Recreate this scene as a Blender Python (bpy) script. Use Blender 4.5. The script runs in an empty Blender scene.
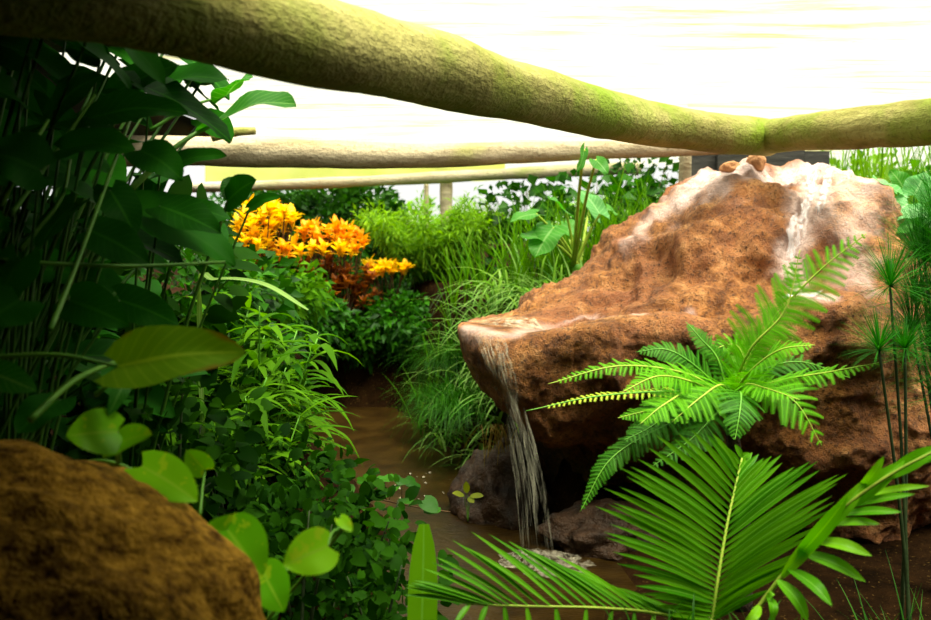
import bpy, math, random
import numpy as np
from mathutils import Vector, noise, Matrix
from mathutils.bvhtree import BVHTree
C = bpy.context.scene.collection
rnd = random.Random(7)
PI = math.pi
UP = Vector((0, 0, 1))
# ------------------------------------------------------------------ camera
CAM = Vector((0, 0, 1.5)); FPX = 905.0; PITCH = math.radians(5.05)
cam_d = bpy.data.cameras.new('camera'); cam = bpy.data.objects.new('camera', cam_d); C.objects.link(cam)
cam.location = CAM; cam.rotation_euler = (PI/2 - PITCH, 0, 0)
cam_d.sensor_width = 36; cam_d.lens = 36*FPX/931; cam_d.clip_start = .05
cam_d.dof.use_dof = True; cam_d.dof.focus_distance = 3.3; cam_d.dof.aperture_fstop = 3.2
bpy.context.scene.camera = cam

def ray(px, py):
    vx = (px-465.5)/FPX; vy = (310-py)/FPX
    return Vector((vx, math.cos(PITCH)+vy*math.sin(PITCH), -math.sin(PITCH)+vy*math.cos(PITCH)))
def at(px, py, d):
    r = ray(px, py)
    return CAM + r*(d/r.y)

# ------------------------------------------------------------------ mesh helper
class MB:
    def __init__(s): s.v = []; s.f = []; s.uv = []; s.var = []
    def vert(s, p, u=.5, t=0., var=.5):
        s.v.append((p[0], p[1], p[2])); s.uv.append((u, t)); s.var.append(var); return len(s.v)-1
    def build(s, name, mat, parent=None, smooth=True):
        me = bpy.data.meshes.new(name)
        off = Vector(parent.matrix_world.translation) if parent else Vector((0, 0, 0))
        root = parent
        if parent is not None:
            off = world_loc(parent)
        a = np.array(s.v, dtype=np.float32) - np.array(off, dtype=np.float32)
        me.from_pydata(a.tolist(), [], s.f)
        ul = me.uv_layers.new(name='UVMap')
        li = np.empty(len(me.loops), dtype=np.int32); me.loops.foreach_get('vertex_index', li)
        uv = np.array(s.uv, dtype=np.float32)[li]
        ul.data.foreach_set('uv', uv.ravel())
        at_ = me.attributes.new('var', 'FLOAT', 'POINT'); at_.data.foreach_set('value', np.array(s.var, dtype=np.float32))
        if smooth: me.polygons.foreach_set('use_smooth', [True]*len(me.polygons))
        me.materials.append(mat); me.update()
        o = bpy.data.objects.new(name, me); C.objects.link(o)
        if parent is not None: o.parent = parent
        return o
def world_loc(o):
    p = Vector(o.location)
    while o.parent is not None:
        o = o.parent; p += Vector(o.location)
    return p
def thing(name, label, cat, loc, group=None):
    o = bpy.data.objects.new(name, None); C.objects.link(o); o.location = loc; o.empty_display_size = .1
    return tag(o, label, cat, group)
def tag(o, label, cat, group=None, kind=None):
    o['label'] = label; o['category'] = cat
    if group: o['group'] = group
    if kind: o['kind'] = kind
    return o
def recenter(o):
    """move the origin of a single-mesh thing to the middle of its base"""
    me = o.data; n = len(me.vertices); a = np.empty(n*3, dtype=np.float32); me.vertices.foreach_get('co', a); a = a.reshape(-1, 3)
    c = (a.min(0)+a.max(0))/2; c[2] = a[:, 2].min()
    me.vertices.foreach_set('co', (a-c).ravel()); me.update(); o.location = c.tolist(); return o

def catmull(P, n):
    P = [Vector(p) for p in P]
    Q = [P[0]*2-P[1]] + P + [P[-1]*2-P[-2]]
    out = []
    m = len(P)-1
    for i in range(n+1):
        x = i/n*m; k = min(int(x), m-1); t = x-k
        a, b, c, d = Q[k], Q[k+1], Q[k+2], Q[k+3]
        out.append(.5*((2*b)+(c-a)*t+(2*a-5*b+4*c-d)*t*t+(3*b-a-3*c+d)*t*t*t))
    return out
def tube(mb, pts, rad, seg=6, var=.5, cap=True):
    n = len(pts); rings = []; ref = None
    for i, p in enumerate(pts):
        t = (pts[min(i+1, n-1)]-pts[max(i-1, 0)]).normalized()
        if ref is None:
            ref = t.cross(UP)
            if ref.length < .05: ref = t.cross(Vector((1, 0, 0)))
        a = (ref - t*ref.dot(t)).normalized(); b = t.cross(a); ref = a
        r = rad(i/(n-1)) if callable(rad) else rad
        rings.append([mb.vert(p+a*(r*math.cos(2*PI*k/seg))+b*(r*math.sin(2*PI*k/seg)), k/seg, i/(n-1), var) for k in range(seg)])
    for i in range(n-1):
        for k in range(seg):
            mb.f.append((rings[i][k], rings[i][(k+1) % seg], rings[i+1][(k+1) % seg], rings[i+1][k]))
    if cap:
        mb.f.append(tuple(rings[0][::-1])); mb.f.append(tuple(rings[-1]))
def arc(base, d, L, droop, n=6):
    p = Vector(base); d = Vector(d).normalized(); out = [p.copy()]
    for i in range(n):
        p = p + d*(L/n); out.append(p.copy()); d = (d+Vector((0, 0, -droop/n))).normalized()
    return out
PROF = {
 'lance': lambda t: math.sin(PI*min(1, (t*.96+.04))**.75)**.9,
 'grass': lambda t: (1-t)**.7*(.6+.4*min(1, t*5)),
 'heart': lambda t: 2.1*(t+.03)**.42*max(0, 1-t)**.78,
 'broad': lambda t: math.sin(PI*(t*.97+.03)**.85)**.7,
 'strap': lambda t: min(1, .55+t*1.2)*(1 if t < .8 else math.cos((t-.8)/.2*PI/2*.93)**.5),
}
def leafpts(mb, pts, nrm, W, prof='lance', fold=.15, back=0., wave=0., cols=5, var=.5, seed=0.):
    """blade along pts; nrm = rough upper side; W = full width"""
    n = len(pts)-1; f = PROF[prof]; L = sum((pts[i+1]-pts[i]).length for i in range(n)); rows = []
    for i in range(n+1):
        t = i/n; T = (pts[min(i+1, n)]-pts[max(i-1, 0)]).normalized()
        S = T.cross(nrm)
        if S.length < 1e-4: S = T.cross(Vector((.3, 1, .2)))
        S.normalize(); N = S.cross(T)
        w = f(t)*W/2; row = []
        for c in range(cols):
            u = -1+2*c/(cols-1)
            p = pts[i] + S*(u*w) + N*(abs(u)*fold*w) - T*(back*L*abs(u)**1.4*(1-t)**2.5)
            if wave: p = p + N*(wave*W*abs(u)*math.sin(t*11+seed*17+(2 if u > 0 else 0)))
            row.append(mb.vert(p, .5+u*.5, t, var))
        rows.append(row)
    for i in range(n):
        for c in range(cols-1):
            mb.f.append((rows[i][c], rows[i][c+1], rows[i+1][c+1], rows[i+1][c]))
def leaf(mb, base, d, nrm, L, W, droop=.4, rows=6, **k):
    leafpts(mb, arc(base, d, L, droop, rows), Vector(nrm), W, **k)
def tiny(mb, b, d, n, L, W, var, sag=.25):
    """five-point folded leaflet"""
    S = d.cross(n)
    if S.length < 1e-4: return
    S = S.normalized()*(W/2); N = S.cross(d).normalized()
    m = b+d*(L*.45)
    t = b+d*L+Vector((0, 0, -sag*L))
    i0 = mb.vert(b, .5, 0, var); i1 = mb.vert(m+S+N*(W*.14), 1, .45, var); i2 = mb.vert(t, .5, 1, var); i3 = mb.vert(m-S+N*(W*.14), 0, .45, var); i4 = mb.vert(m, .5, .45, var)
    mb.f += [(i0, i1, i4), (i4, i1, i2), (i0, i4, i3), (i4, i2, i3)]
def rdir(r=rnd):
    z = r.uniform(-1, 1); a = r.uniform(0, 2*PI); q = math.sqrt(1-z*z)
    return Vector((q*math.cos(a), q*math.sin(a), z))

# ------------------------------------------------------------------ materials
def newmat(name):
    m = bpy.data.materials.new(name); m.use_nodes = True; nt = m.node_tree; nt.nodes.clear()
    out = nt.nodes.new('ShaderNodeOutputMaterial'); return m, nt, out
def nd(nt, t, **kw):
    n = nt.nodes.new(t)
    for k, v in kw.items(): setattr(n, k, v)
    return n
def ramp(nt, stops, fac):
    r = nd(nt, 'ShaderNodeValToRGB'); e = r.color_ramp.elements
    while len(e) < len(stops): e.new(.5)
    for x, (p, c) in zip(e, stops): x.position = p; x.color = (*c, 1)
    nt.links.new(fac, r.inputs[0]); return r.outputs[0]
def noisetex(nt, scale, detail=4, rough=.6, coord='Object', stretch=None):
    tc = nd(nt, 'ShaderNodeTexCoord'); n = nd(nt, 'ShaderNodeTexNoise'); n.inputs['Scale'].default_value = scale
    n.inputs['Detail'].default_value = detail; n.inputs['Roughness'].default_value = rough
    if stretch:
        mp = nd(nt, 'ShaderNodeMapping'); mp.inputs['Scale'].default_value = stretch
        nt.links.new(tc.outputs[coord], mp.inputs[0]); nt.links.new(mp.outputs[0], n.inputs['Vector'])
    else: nt.links.new(tc.outputs[coord], n.inputs['Vector'])
    return n.outputs[0]
def math_(nt, op, a, b=None, clamp=False):
    m = nd(nt, 'ShaderNodeMath', operation=op, use_clamp=clamp)
    for i, x in enumerate((a, b)):
        if x is None: continue
        if isinstance(x, (int, float)): m.inputs[i].default_value = x
        else: nt.links.new(x, m.inputs[i])
    return m.outputs[0]
def mix(nt, fac, a, b, mode='MIX'):
    m = nd(nt, 'ShaderNodeMix', data_type='RGBA', blend_type=mode)
    for i, x in ((0, fac), (6, a), (7, b)):
        if isinstance(x, (int, float)): m.inputs[i].default_value = x
        elif isinstance(x, tuple): m.inputs[i].default_value = (*x, 1)
        else: nt.links.new(x, m.inputs[i])
    return m.outputs[2]
def bump(nt, h, strength, dist=.02):
    b = nd(nt, 'ShaderNodeBump'); b.inputs['Strength'].default_value = strength; b.inputs['Distance'].default_value = dist
    nt.links.new(h, b.inputs['Height']); return b.outputs[0]
def leafmat(name, c0, c1, rib=None, edge=None, rough=.45, trans=.3, spots=None, veins=0., spec=.1):
    m, nt, out = newmat(name)
    a = nd(nt, 'ShaderNodeAttribute', attribute_name='var')
    n = noisetex(nt, 9, 2)
    f = math_(nt, 'ADD', a.outputs['Fac'], math_(nt, 'MULTIPLY', math_(nt, 'SUBTRACT', n, .5), .5), True)
    col = mix(nt, f, c0, c1)
    uv = nd(nt, 'ShaderNodeUVMap'); sp = nd(nt, 'ShaderNodeSeparateXYZ'); nt.links.new(uv.outputs[0], sp.inputs[0])
    au = math_(nt, 'ABSOLUTE', math_(nt, 'SUBTRACT', sp.outputs[0], .5))
    if spots:
        ns = noisetex(nt, 28, 3)
        col = mix(nt, math_(nt, 'MULTIPLY', math_(nt, 'GREATER_THAN', ns, spots[1]), spots[2]), col, spots[0])
    if rib:
        rm = math_(nt, 'MULTIPLY', math_(nt, 'LESS_THAN', au, .035), .8)
        if veins:
            w = math_(nt, 'SINE', math_(nt, 'MULTIPLY', math_(nt, 'SUBTRACT', sp.outputs[1], math_(nt, 'MULTIPLY', au, .55)), 58))
            rm = math_(nt, 'MAXIMUM', rm, math_(nt, 'MULTIPLY', math_(nt, 'GREATER_THAN', w, .86), veins))
        col = mix(nt, rm, col, rib)
    if edge:
        e = math_(nt, 'MULTIPLY', math_(nt, 'ADD', math_(nt, 'SUBTRACT', math_(nt, 'ADD', au, math_(nt, 'MULTIPLY', sp.outputs[1], .38)), .7), math_(nt, 'MULTIPLY', math_(nt, 'SUBTRACT', n, .5), .9)), 4, True)
        col = mix(nt, e, col, edge)
    p = nd(nt, 'ShaderNodeBsdfPrincipled'); p.inputs['Roughness'].default_value = rough; p.inputs['Specular IOR Level'].default_value = spec
    nt.links.new(col, p.inputs['Base Color'])
    t = nd(nt, 'ShaderNodeBsdfTranslucent')
    g = nd(nt, 'ShaderNodeHueSaturation'); g.inputs['Saturation'].default_value = 1.15; g.inputs['Value'].default_value = 1.6
    nt.links.new(col, g.inputs['Color']); nt.links.new(g.outputs[0], t.inputs[0])
    mx = nd(nt, 'ShaderNodeMixShader'); mx.inputs[0].default_value = trans
    nt.links.new(p.outputs[0], mx.inputs[1]); nt.links.new(t.outputs[0], mx.inputs[2]); nt.links.new(mx.outputs[0], out.inputs[0])
    return m
def plain(name, c0, c1, scale=8, rough=.8, bmp=.3, bscale=40, stretch=None, spec=.3):
    m, nt, out = newmat(name)
    n = noisetex(nt, scale, 5, .65, stretch=stretch)
    col = ramp(nt, [(.32, c0), (.68, c1)], n)
    p = nd(nt, 'ShaderNodeBsdfPrincipled'); p.inputs['Roughness'].default_value = rough; p.inputs['Specular IOR Level'].default_value = spec
    nt.links.new(col, p.inputs['Base Color'])
    if bmp: nt.links.new(bump(nt, noisetex(nt, bscale, 4, stretch=stretch), bmp), p.inputs['Normal'])
    nt.links.new(p.outputs[0], out.inputs[0]); return m

M = {}
M['near'] = leafmat('shaded_glossy_leaf', (.006, .055, .003), (.022, .16, .006), rib=(.03, .16, .01), rough=.5, trans=.25, veins=.25, spec=.04)  # shade of the left side is put into this leaf colour
M['canopystem'] = plain('shaded_green_stalk', (.02, .09, .006), (.05, .16, .012), 12, .5, .1)  # darker petiole copy, canopy shade painted into the colour
M['nearlit'] = leafmat('lit_glossy_leaf', (.02, .13, .012), (.05, .24, .02), rib=(.16, .38, .08), rough=.4, trans=.35, veins=.4)  # lighter copy of the near leaf, light painted into the colour
M['petiole'] = plain('petiole_green', (.06, .22, .015), (.14, .36, .03), 12, .5, .1)
M['darkstem'] = plain('dark_stem', (.012, .03, .008), (.03, .05, .012), 12, .7, .2)
M['old'] = leafmat('yellowing_leaf', (.06, .22, .006), (.2, .38, .012), rib=(.32, .5, .04), edge=(.24, .1, .006), rough=.5, trans=.3, veins=.3)
M['pothos'] = leafmat('pothos_leaf', (.12, .46, .006), (.28, .66, .01), rib=(.3, .6, .03), rough=.35, trans=.3, spots=((.45, .64, .02), .6, .6))
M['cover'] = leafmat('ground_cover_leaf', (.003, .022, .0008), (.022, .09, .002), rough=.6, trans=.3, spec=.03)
M['bush'] = leafmat('bush_leaf', (.005, .04, .0015), (.03, .14, .004), rough=.4, trans=.3)
M['lush'] = leafmat('lush_leaf', (.016, .085, .002), (.1, .27, .005), spec=.03, rough=.5, trans=.35)
M['feather'] = leafmat('feathery_leaf', (.022, .1, .003), (.2, .39, .012), rough=.5, trans=.4)
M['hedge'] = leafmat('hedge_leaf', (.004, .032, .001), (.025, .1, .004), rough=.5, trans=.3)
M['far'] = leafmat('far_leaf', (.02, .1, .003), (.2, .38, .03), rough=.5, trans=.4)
M['grass'] = leafmat('grass_blade', (.014, .075, .002), (.1, .25, .006), spec=.03, rough=.55, trans=.35)
M['palegrass'] = leafmat('variegated_blade', (.04, .17, .008), (.26, .42, .1), rib=(.4, .55, .2), rough=.45, trans=.35)
M['finegrass'] = leafmat('fine_grass_blade', (.008, .06, .0015), (.035, .15, .005), rough=.45, trans=.35)
M['straw'] = leafmat('straw_blade', (.25, .16, .03), (.4, .3, .08), rough=.6, trans=.2)
M['croton'] = leafmat('croton_yellow', (.85, .42, .008), (.95, .74, .03), rib=(.95, .7, .08), rough=.4, trans=.3)
M['crotono'] = leafmat('croton_orange', (.75, .24, .008), (.95, .52, .02), rib=(.9, .55, .05), rough=.4, trans=.3)
M['crotond'] = leafmat('croton_bronze', (.1, .025, .008), (.38, .12, .02), rib=(.4, .12, .03), rough=.4, trans=.25)
M['fern'] = leafmat('fern_bright', (.045, .23, .003), (.14, .42, .008), rough=.5, trans=.38)
M['fernd'] = leafmat('fern_deep', (.014, .12, .004), (.07, .25, .015), rough=.45, trans=.33)
M['ferny'] = leafmat('fern_yellow', (.3, .5, .02), (.52, .62, .06), rough=.5, trans=.35)
M['palm'] = leafmat('palm_leaflet', (.03, .16, .003), (.11, .33, .006), rib=(.2, .48, .06), rough=.32, trans=.3)
M['palmbright'] = leafmat('palm_leaflet_bright', (.09, .36, .005), (.22, .54, .012), rib=(.26, .6, .08), rough=.35, trans=.32)
M['rachis'] = plain('rachis_yellow_green', (.22, .36, .03), (.38, .48, .06), 14, .5, .1)
M['papyrus'] = leafmat('papyrus_ray', (.01, .09, .005), (.03, .2, .012), rough=.5, trans=.3)
M['taro'] = leafmat('taro_leaf', (.025, .16, .012), (.08, .28, .04), rib=(.2, .4, .12), rough=.35, trans=.4, veins=.4)
M['cabbage'] = leafmat('blue_green_leaf', (.09, .3, .09), (.25, .5, .24), rib=(.4, .65, .35), rough=.4, trans=.35, veins=.5)
M['seed'] = leafmat('seedling_leaf', (.2, .3, .02), (.4, .42, .05), rough=.5, trans=.3)
M['twig'] = plain('brown_twig', (.04, .022, .008), (.13, .07, .03), 14, .8, .3)
M['bark'] = plain('fern_trunk', (.012, .008, .005), (.05, .03, .015), 20, .9, .8)

def mossy(name, w0, w1, moss, amount):
    m, nt, out = newmat(name)
    g = noisetex(nt, 5, 6, .7, stretch=(.3, .3, 1.4)); n2 = noisetex(nt, 1.7, 5, .65); n3 = noisetex(nt, 45, 3)
    col = ramp(nt, [(.3, w0), (.7, w1)], g)
    col = mix(nt, math_(nt, 'MULTIPLY', math_(nt, 'SUBTRACT', n2, 1-amount), 5, True), col, moss)
    col = mix(nt, math_(nt, 'MULTIPLY', math_(nt, 'SUBTRACT', n3, .55), 3, True), col, tuple(x*.55 for x in w0))
    p = nd(nt, 'ShaderNodeBsdfPrincipled'); p.inputs['Roughness'].default_value = .85; p.inputs['Specular IOR Level'].default_value = .2
    nt.links.new(col, p.inputs['Base Color'])
    h = math_(nt, 'ADD', g, math_(nt, 'MULTIPLY', n3, .35))
    nt.links.new(bump(nt, h, .55, .04), p.inputs['Normal']); nt.links.new(p.outputs[0], out.inputs[0]); return m
M['log'] = mossy('mossy_log', (.12, .11, .02), (.46, .42, .15), (.16, .23, .015), .56)
M['logpale'] = mossy('weathered_pale_log', (.2, .15, .08), (.6, .52, .38), (.3, .3, .1), .4)
M['post'] = mossy('weathered_post', (.24, .2, .12), (.5, .44, .3), (.2, .24, .06), .45)

def rockmat():
    m, nt, out = newmat('rust_orange_rock')
    n1 = noisetex(nt, 1.9, 6, .68); n2 = noisetex(nt, 7, 6, .72); n3 = noisetex(nt, 60, 4, .7); n4 = noisetex(nt, 170, 3, .7)
    col = ramp(nt, [(.3, (.035, .013, .004)), (.43, (.19, .065, .014)), (.54, (.4, .16, .04)), (.67, (.66, .34, .13))], n2)
    red = ramp(nt, [(.35, (.3, .085, .028)), (.65, (.55, .25, .13))], n3)
    col = mix(nt, math_(nt, 'MULTIPLY', math_(nt, 'SUBTRACT', n1, .42), 3.2, True), col, red)
    col = mix(nt, math_(nt, 'MULTIPLY', math_(nt, 'SUBTRACT', n3, .5), 6, True), col, (.06, .022, .008))
    a = nd(nt, 'ShaderNodeAttribute', attribute_name='var')      # pale lime where water runs, plus top light painted on the crest
    lm = math_(nt, 'MULTIPLY', a.outputs['Fac'], math_(nt, 'MULTIPLY', math_(nt, 'ADD', n2, math_(nt, 'SUBTRACT', n3, .25)), 1.15), True)
    col = mix(nt, lm, col, (.92, .7, .67))
    p = nd(nt, 'ShaderNodeBsdfPrincipled'); nt.links.new(col, p.inputs['Base Color'])
    nt.links.new(ramp(nt, [(.4, (.45,)*3), (.65, (.9,)*3)], n1), p.inputs['Roughness']); p.inputs['Specular IOR Level'].default_value = .3
    h = math_(nt, 'ADD', math_(nt, 'ADD', n2, math_(nt, 'MULTIPLY', n3, .5)), math_(nt, 'MULTIPLY', n4, .25))
    nt.links.new(bump(nt, h, .9, .05), p.inputs['Normal']); nt.links.new(p.outputs[0], out.inputs[0]); return m
M['rock'] = rockmat()
M['rockdark'] = plain('wet_dark_rock', (.008, .004, .002), (.055, .024, .009), 9, .5, .9, 50)
M['nearrock'] = plain('brown_mossy_rock', (.04, .014, .003), (.46, .25, .03), 34, .95, 1., 45, spec=.05)
M['stone'] = plain('tan_stone', (.3, .13, .05), (.5, .26, .12), 12, .85, .6, 60)
def soilmat():
    m, nt, out = newmat('damp_soil')
    n = noisetex(nt, 6, 6, .7); n2 = noisetex(nt, 60, 3)
    col = ramp(nt, [(.35, (.005, .0025, .001)), (.65, (.02, .009, .003))], n)
    col = mix(nt, math_(nt, 'MULTIPLY', math_(nt, 'GREATER_THAN', n2, .66), .6), col, (.13, .075, .02))
    p = nd(nt, 'ShaderNodeBsdfPrincipled'); p.inputs['Roughness'].default_value = .95; p.inputs['Specular IOR Level'].default_value = .02; nt.links.new(col, p.inputs['Base Color'])
    nt.links.new(bump(nt, n, .8, .05), p.inputs['Normal']); nt.links.new(p.outputs[0], out.inputs[0]); return m
M['soil'] = soilmat()
def watermat():
    m, nt, out = newmat('murky_water')
    n = noisetex(nt, 5, 4, .6); n2 = noisetex(nt, 26, 3, .6, stretch=(1, 1.8, 1)); n3 = noisetex(nt, 110, 2)
    col = ramp(nt, [(.35, (.012, .006, .001)), (.7, (.032, .017, .003))], n)
    col = mix(nt, math_(nt, 'MULTIPLY', math_(nt, 'GREATER_THAN', n3, .7), .7), col, (.12, .075, .02))
    p = nd(nt, 'ShaderNodeBsdfPrincipled'); p.inputs['Roughness'].default_value = .3; p.inputs['Specular IOR Level'].default_value = .15
    nt.links.new(col, p.inputs['Base Color']); nt.links.new(bump(nt, n2, .25, .02), p.inputs['Normal']); nt.links.new(p.outputs[0], out.inputs[0]); return m
M['water'] = watermat()
def veil(name, alpha, col=(.85, .85, .82)):
    m, nt, out = newmat(name)
    n = noisetex(nt, 22, 4, .7, stretch=(1, 1, .12))
    p = nd(nt, 'ShaderNodeBsdfPrincipled'); p.inputs['Base Color'].default_value = (*col, 1); p.inputs['Roughness'].default_value = .15
    t = nd(nt, 'ShaderNodeBsdfTransparent'); mx = nd(nt, 'ShaderNodeMixShader')
    nt.links.new(math_(nt, 'MULTIPLY', math_(nt, 'MULTIPLY', math_(nt, 'SUBTRACT', n, .42), 4, True), alpha), mx.inputs[0])
    nt.links.new(t.outputs[0], mx.inputs[1]); nt.links.new(p.outputs[0], mx.inputs[2]); nt.links.new(mx.outputs[0], out.inputs[0]); return m
M['fall'] = veil('falling_water', .2, (.6, .58, .45))
M['film'] = veil('running_water', .6, (.85, .78, .82))
M['pool'] = veil('ledge_water_sheen', .55, (.85, .78, .6))  # cream colour paints a reflection on the clear water
M['splash'] = veil('splash_water', .5, (.5, .46, .36))
M['foam'] = plain('white_foam', (.2, .17, .11), (.5, .46, .36), 30, .6, .8, 60)
def roofmat():
    m, nt, out = newmat('dusty_translucent_sheet')
    n = noisetex(nt, 2.6, 6, .7, stretch=(.45, 3.2, 1)); n2 = noisetex(nt, .7, 3)
    d = math_(nt, 'MULTIPLY', math_(nt, 'SUBTRACT', math_(nt, 'ADD', n, math_(nt, 'MULTIPLY', n2, .35)), .72), 5, True)
    col = mix(nt, d, (.93, .93, .8), (.72, .66, .1))
    df = nd(nt, 'ShaderNodeBsdfDiffuse'); tr = nd(nt, 'ShaderNodeBsdfTranslucent'); tp = nd(nt, 'ShaderNodeBsdfTransparent')
    nt.links.new(col, df.inputs[0]); nt.links.new(col, tr.inputs[0]); nt.links.new(col, tp.inputs[0])
    m1 = nd(nt, 'ShaderNodeMixShader'); m1.inputs[0].default_value = .3; nt.links.new(df.outputs[0], m1.inputs[1]); nt.links.new(tr.outputs[0], m1.inputs[2])
    m2 = nd(nt, 'ShaderNodeMixShader'); m2.inputs[0].default_value = .65; nt.links.new(m1.outputs[0], m2.inputs[1]); nt.links.new(tp.outputs[0], m2.inputs[2])
    nt.links.new(m2.outputs[0], out.inputs[0]); return m
M['roof'] = roofmat()
M['shade_thatch'] = plain('added_thatch', (.008, .007, .004), (.03, .025, .012), 10, .95, .8, 30, stretch=(1, 8, 1))  # thatch added to keep the left and foreground dark
M['cloth'] = leafmat('yellow_green_cloth', (.62, .68, .16), (.75, .78, .3), rough=.9, trans=.5)
M['darkwall'] = plain('dark_board', (.02, .022, .022), (.06, .06, .055), 4, .8, .3, 20, stretch=(1, 1, 6))
SKY, SUN, EXPO = 3.2, 60.0, -1.65
# ------------------------------------------------------------------ light
w = bpy.data.worlds.new('sky'); bpy.context.scene.world = w; w.use_nodes = True
bg = w.node_tree.nodes['Background']; bg.inputs[0].default_value = (1, 1, .96, 1)
wn = w.node_tree; tc = nd(wn, 'ShaderNodeTexCoord'); sx = nd(wn, 'ShaderNodeSeparateXYZ'); wn.links.new(tc.outputs['Generated'], sx.inputs[0])   # overcast sky: zenith brighter than the horizon
up_ = math_(wn, 'MAXIMUM', sx.outputs[2], 0.); st_ = math_(wn, 'MULTIPLY', math_(wn, 'ADD', math_(wn, 'MULTIPLY', up_, .2), 1.), SKY)
wn.links.new(st_, bg.inputs[1])
sl = bpy.data.lights.new('sun', 'SUN'); so = bpy.data.objects.new('sun', sl); C.objects.link(so)
sl.energy = SUN; sl.angle = math.radians(50); sl.color = (1, .97, .88)
so.rotation_euler = Vector((-.2, .22, -1)).to_track_quat('-Z', 'Y').to_euler()
vs = bpy.context.scene.view_settings
vs.view_transform = 'Standard'; vs.look = 'None'; vs.gamma = 1; vs.exposure = EXPO; vs.use_curve_mapping = False
cy = bpy.context.scene.cycles
cy.max_bounces = 8; cy.diffuse_bounces = 2; cy.glossy_bounces = 2; cy.transparent_max_bounces = 16; cy.use_denoising = True; cy.caustics_reflective = False; cy.caustics_refractive = False

# ------------------------------------------------------------------ setting
def ss(t): t = max(0., min(1., t)); return t*t*(3-2*t)
XS = [(0, 0), (2, .0), (3.5, .12), (4.5, .02), (5.5, -.3), (7, -.85), (8.5, -1.3), (30, -1.3)]
def xs(y):
    for (a, b), (c, d) in zip(XS, XS[1:]):
        if y <= c: return b+(d-b)*(y-a)/(c-a)
    return -1.3
def ground(x, y):
    dx = x-xs(y); s = abs(dx)-.43
    if dx < 0: h = .42*ss(s/.5)+.12*max(0, min(s, 4)) if s > 0 else 0
    else:
        k = ss((y-4.3)/1.0)
        h = ss(s/(.75-.33*k))*(.12+.93*k) if s > 0 else 0
    if s <= 0: h = -.16*ss(-s/.2)
    far = ss((y-7.5)/.3)
    h = max(h, far*.36-.16*(1-far)) + .25*ss((y-8)/4)
    return h+.05*noise.noise(Vector((x*1.7, y*1.7, 0)))*(1 if s > 0 else .3)
mb = MB(); nx, ny = 150, 150
X = [-9+18*(i/nx) if False else math.copysign(abs(2*i/nx-1)**1.5*9, 2*i/nx-1) for i in range(nx+1)]
Y = [-2+19*(j/ny) for j in range(ny+1)]
for y in Y:
    for x in X: mb.vert((x, y, ground(x, y)))
for j in range(ny):
    for i in range(nx):
        a = j*(nx+1)+i; mb.f.append((a, a+1, a+nx+2, a+nx+1))
g = mb.build('ground', M['soil']); g['kind'] = 'structure'
mb = MB(); m_ = 60
for j in range(m_+1):
    y = 1+6.75*j/m_
    for i in range(7):
        mb.vert((xs(y)-.62+1.24*i/6, y, 0))
for j in range(m_):
    for i in range(6):
        a = j*7+i; mb.f.append((a, a+1, a+8, a+7))
wt = mb.build('stream_water', M['water'])
tag(wt, 'murky brown stream water winding between the planted banks', 'water', kind='stuff')

def slab(name, x0, x1, y0, y1, z, th, mat, sag=0., n=24):
    mb = MB()
    for side in (0, 1):
        for j in range(n+1):
            for i in range(n+1):
                x = x0+(x1-x0)*i/n; y = y0+(y1-y0)*j/n
                zz = z + sag*noise.noise(Vector((x*.55, y*.9, 3))) + .25*sag*noise.noise(Vector((x*2, y*2.5, 9)))
                mb.vert((x, y, zz+side*th))
    N = (n+1)**2
    for j in range(n):
        for i in range(n):
            a = j*(n+1)+i
            mb.f.append((a, a+n+1, a+n+2, a+1)); mb.f.append((N+a, N+a+1, N+a+n+2, N+a+n+1))
    return mb.build(name, mat)
# translucent sheet roof: a single sheet (so that light passes it once), with dark thatch added around it for shade
def sheet(name, x0, x1, y0, y1, z, mat, sag, n=30):
    mb = MB()
    for j in range(n+1):
        for i in range(n+1):
            x = x0+(x1-x0)*i/n; y = y0+(y1-y0)*j/n
            mb.vert((x, y, z+sag*noise.noise(Vector((x*.55, y*.9, 3)))+.25*sag*noise.noise(Vector((x*2, y*2.5, 9)))))
    for j in range(n):
        for i in range(n):
            a = j*(n+1)+i; mb.f.append((a, a+n+1, a+n+2, a+1))
    return mb.build(name, mat)
r1 = sheet('ceiling', -1.75, 7, 3.45, 10.5, 2.22, M['roof'], .05, 44); r1['kind'] = 'structure'
r2 = sheet('ceiling', -.86, 7, 1.5, 3.45, 2.22, M['roof'], .05, 44); r2['kind'] = 'structure'
r3 = slab('ceiling', -6, -.86, -2, 3.45, 2.16, .05, M['shade_thatch'], 0); r6 = slab('ceiling', -.86, -.42, 1.5, 2.35, 2.16, .05, M['shade_thatch'], 0, 8); r6['kind'] = 'structure'; r3['kind'] = 'structure'  # opaque panels added to shade the near left
r4 = slab('ceiling', -6, -1.75, 3.45, 8, 2.16, .05, M['shade_thatch'], 0); r4['kind'] = 'structure'  # added panel that keeps the farther left dark
r5 = slab('ceiling', -.86, 4, -2, 1.5, 2.16, .05, M['shade_thatch'], 0); r5['kind'] = 'structure'  # added unseen roof over the camera, shades the foreground
def added_wall(name, x0, x1, y0, y1):
    mb = MB()
    for z in (-.2, 2.16):
        for x, y in ((x0, y0), (x1, y0), (x1, y1), (x0, y1)): mb.vert((x, y, z))
    mb.f += [(0, 1, 5, 4), (1, 2, 6, 5), (2, 3, 7, 6), (3, 0, 4, 7), (4, 5, 6, 7), (3, 2, 1, 0)]
    o = mb.build(name, M['shade_thatch'], smooth=False); o['kind'] = 'structure'
added_wall('added_wall_back', -6, 4, -2.06, -2); added_wall('added_wall_right', 4, 4.06, -2.06, 3.2); added_wall('added_wall_left', -6.06, -6, -2, 8)  # added unseen walls that block light from behind and the sides
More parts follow.
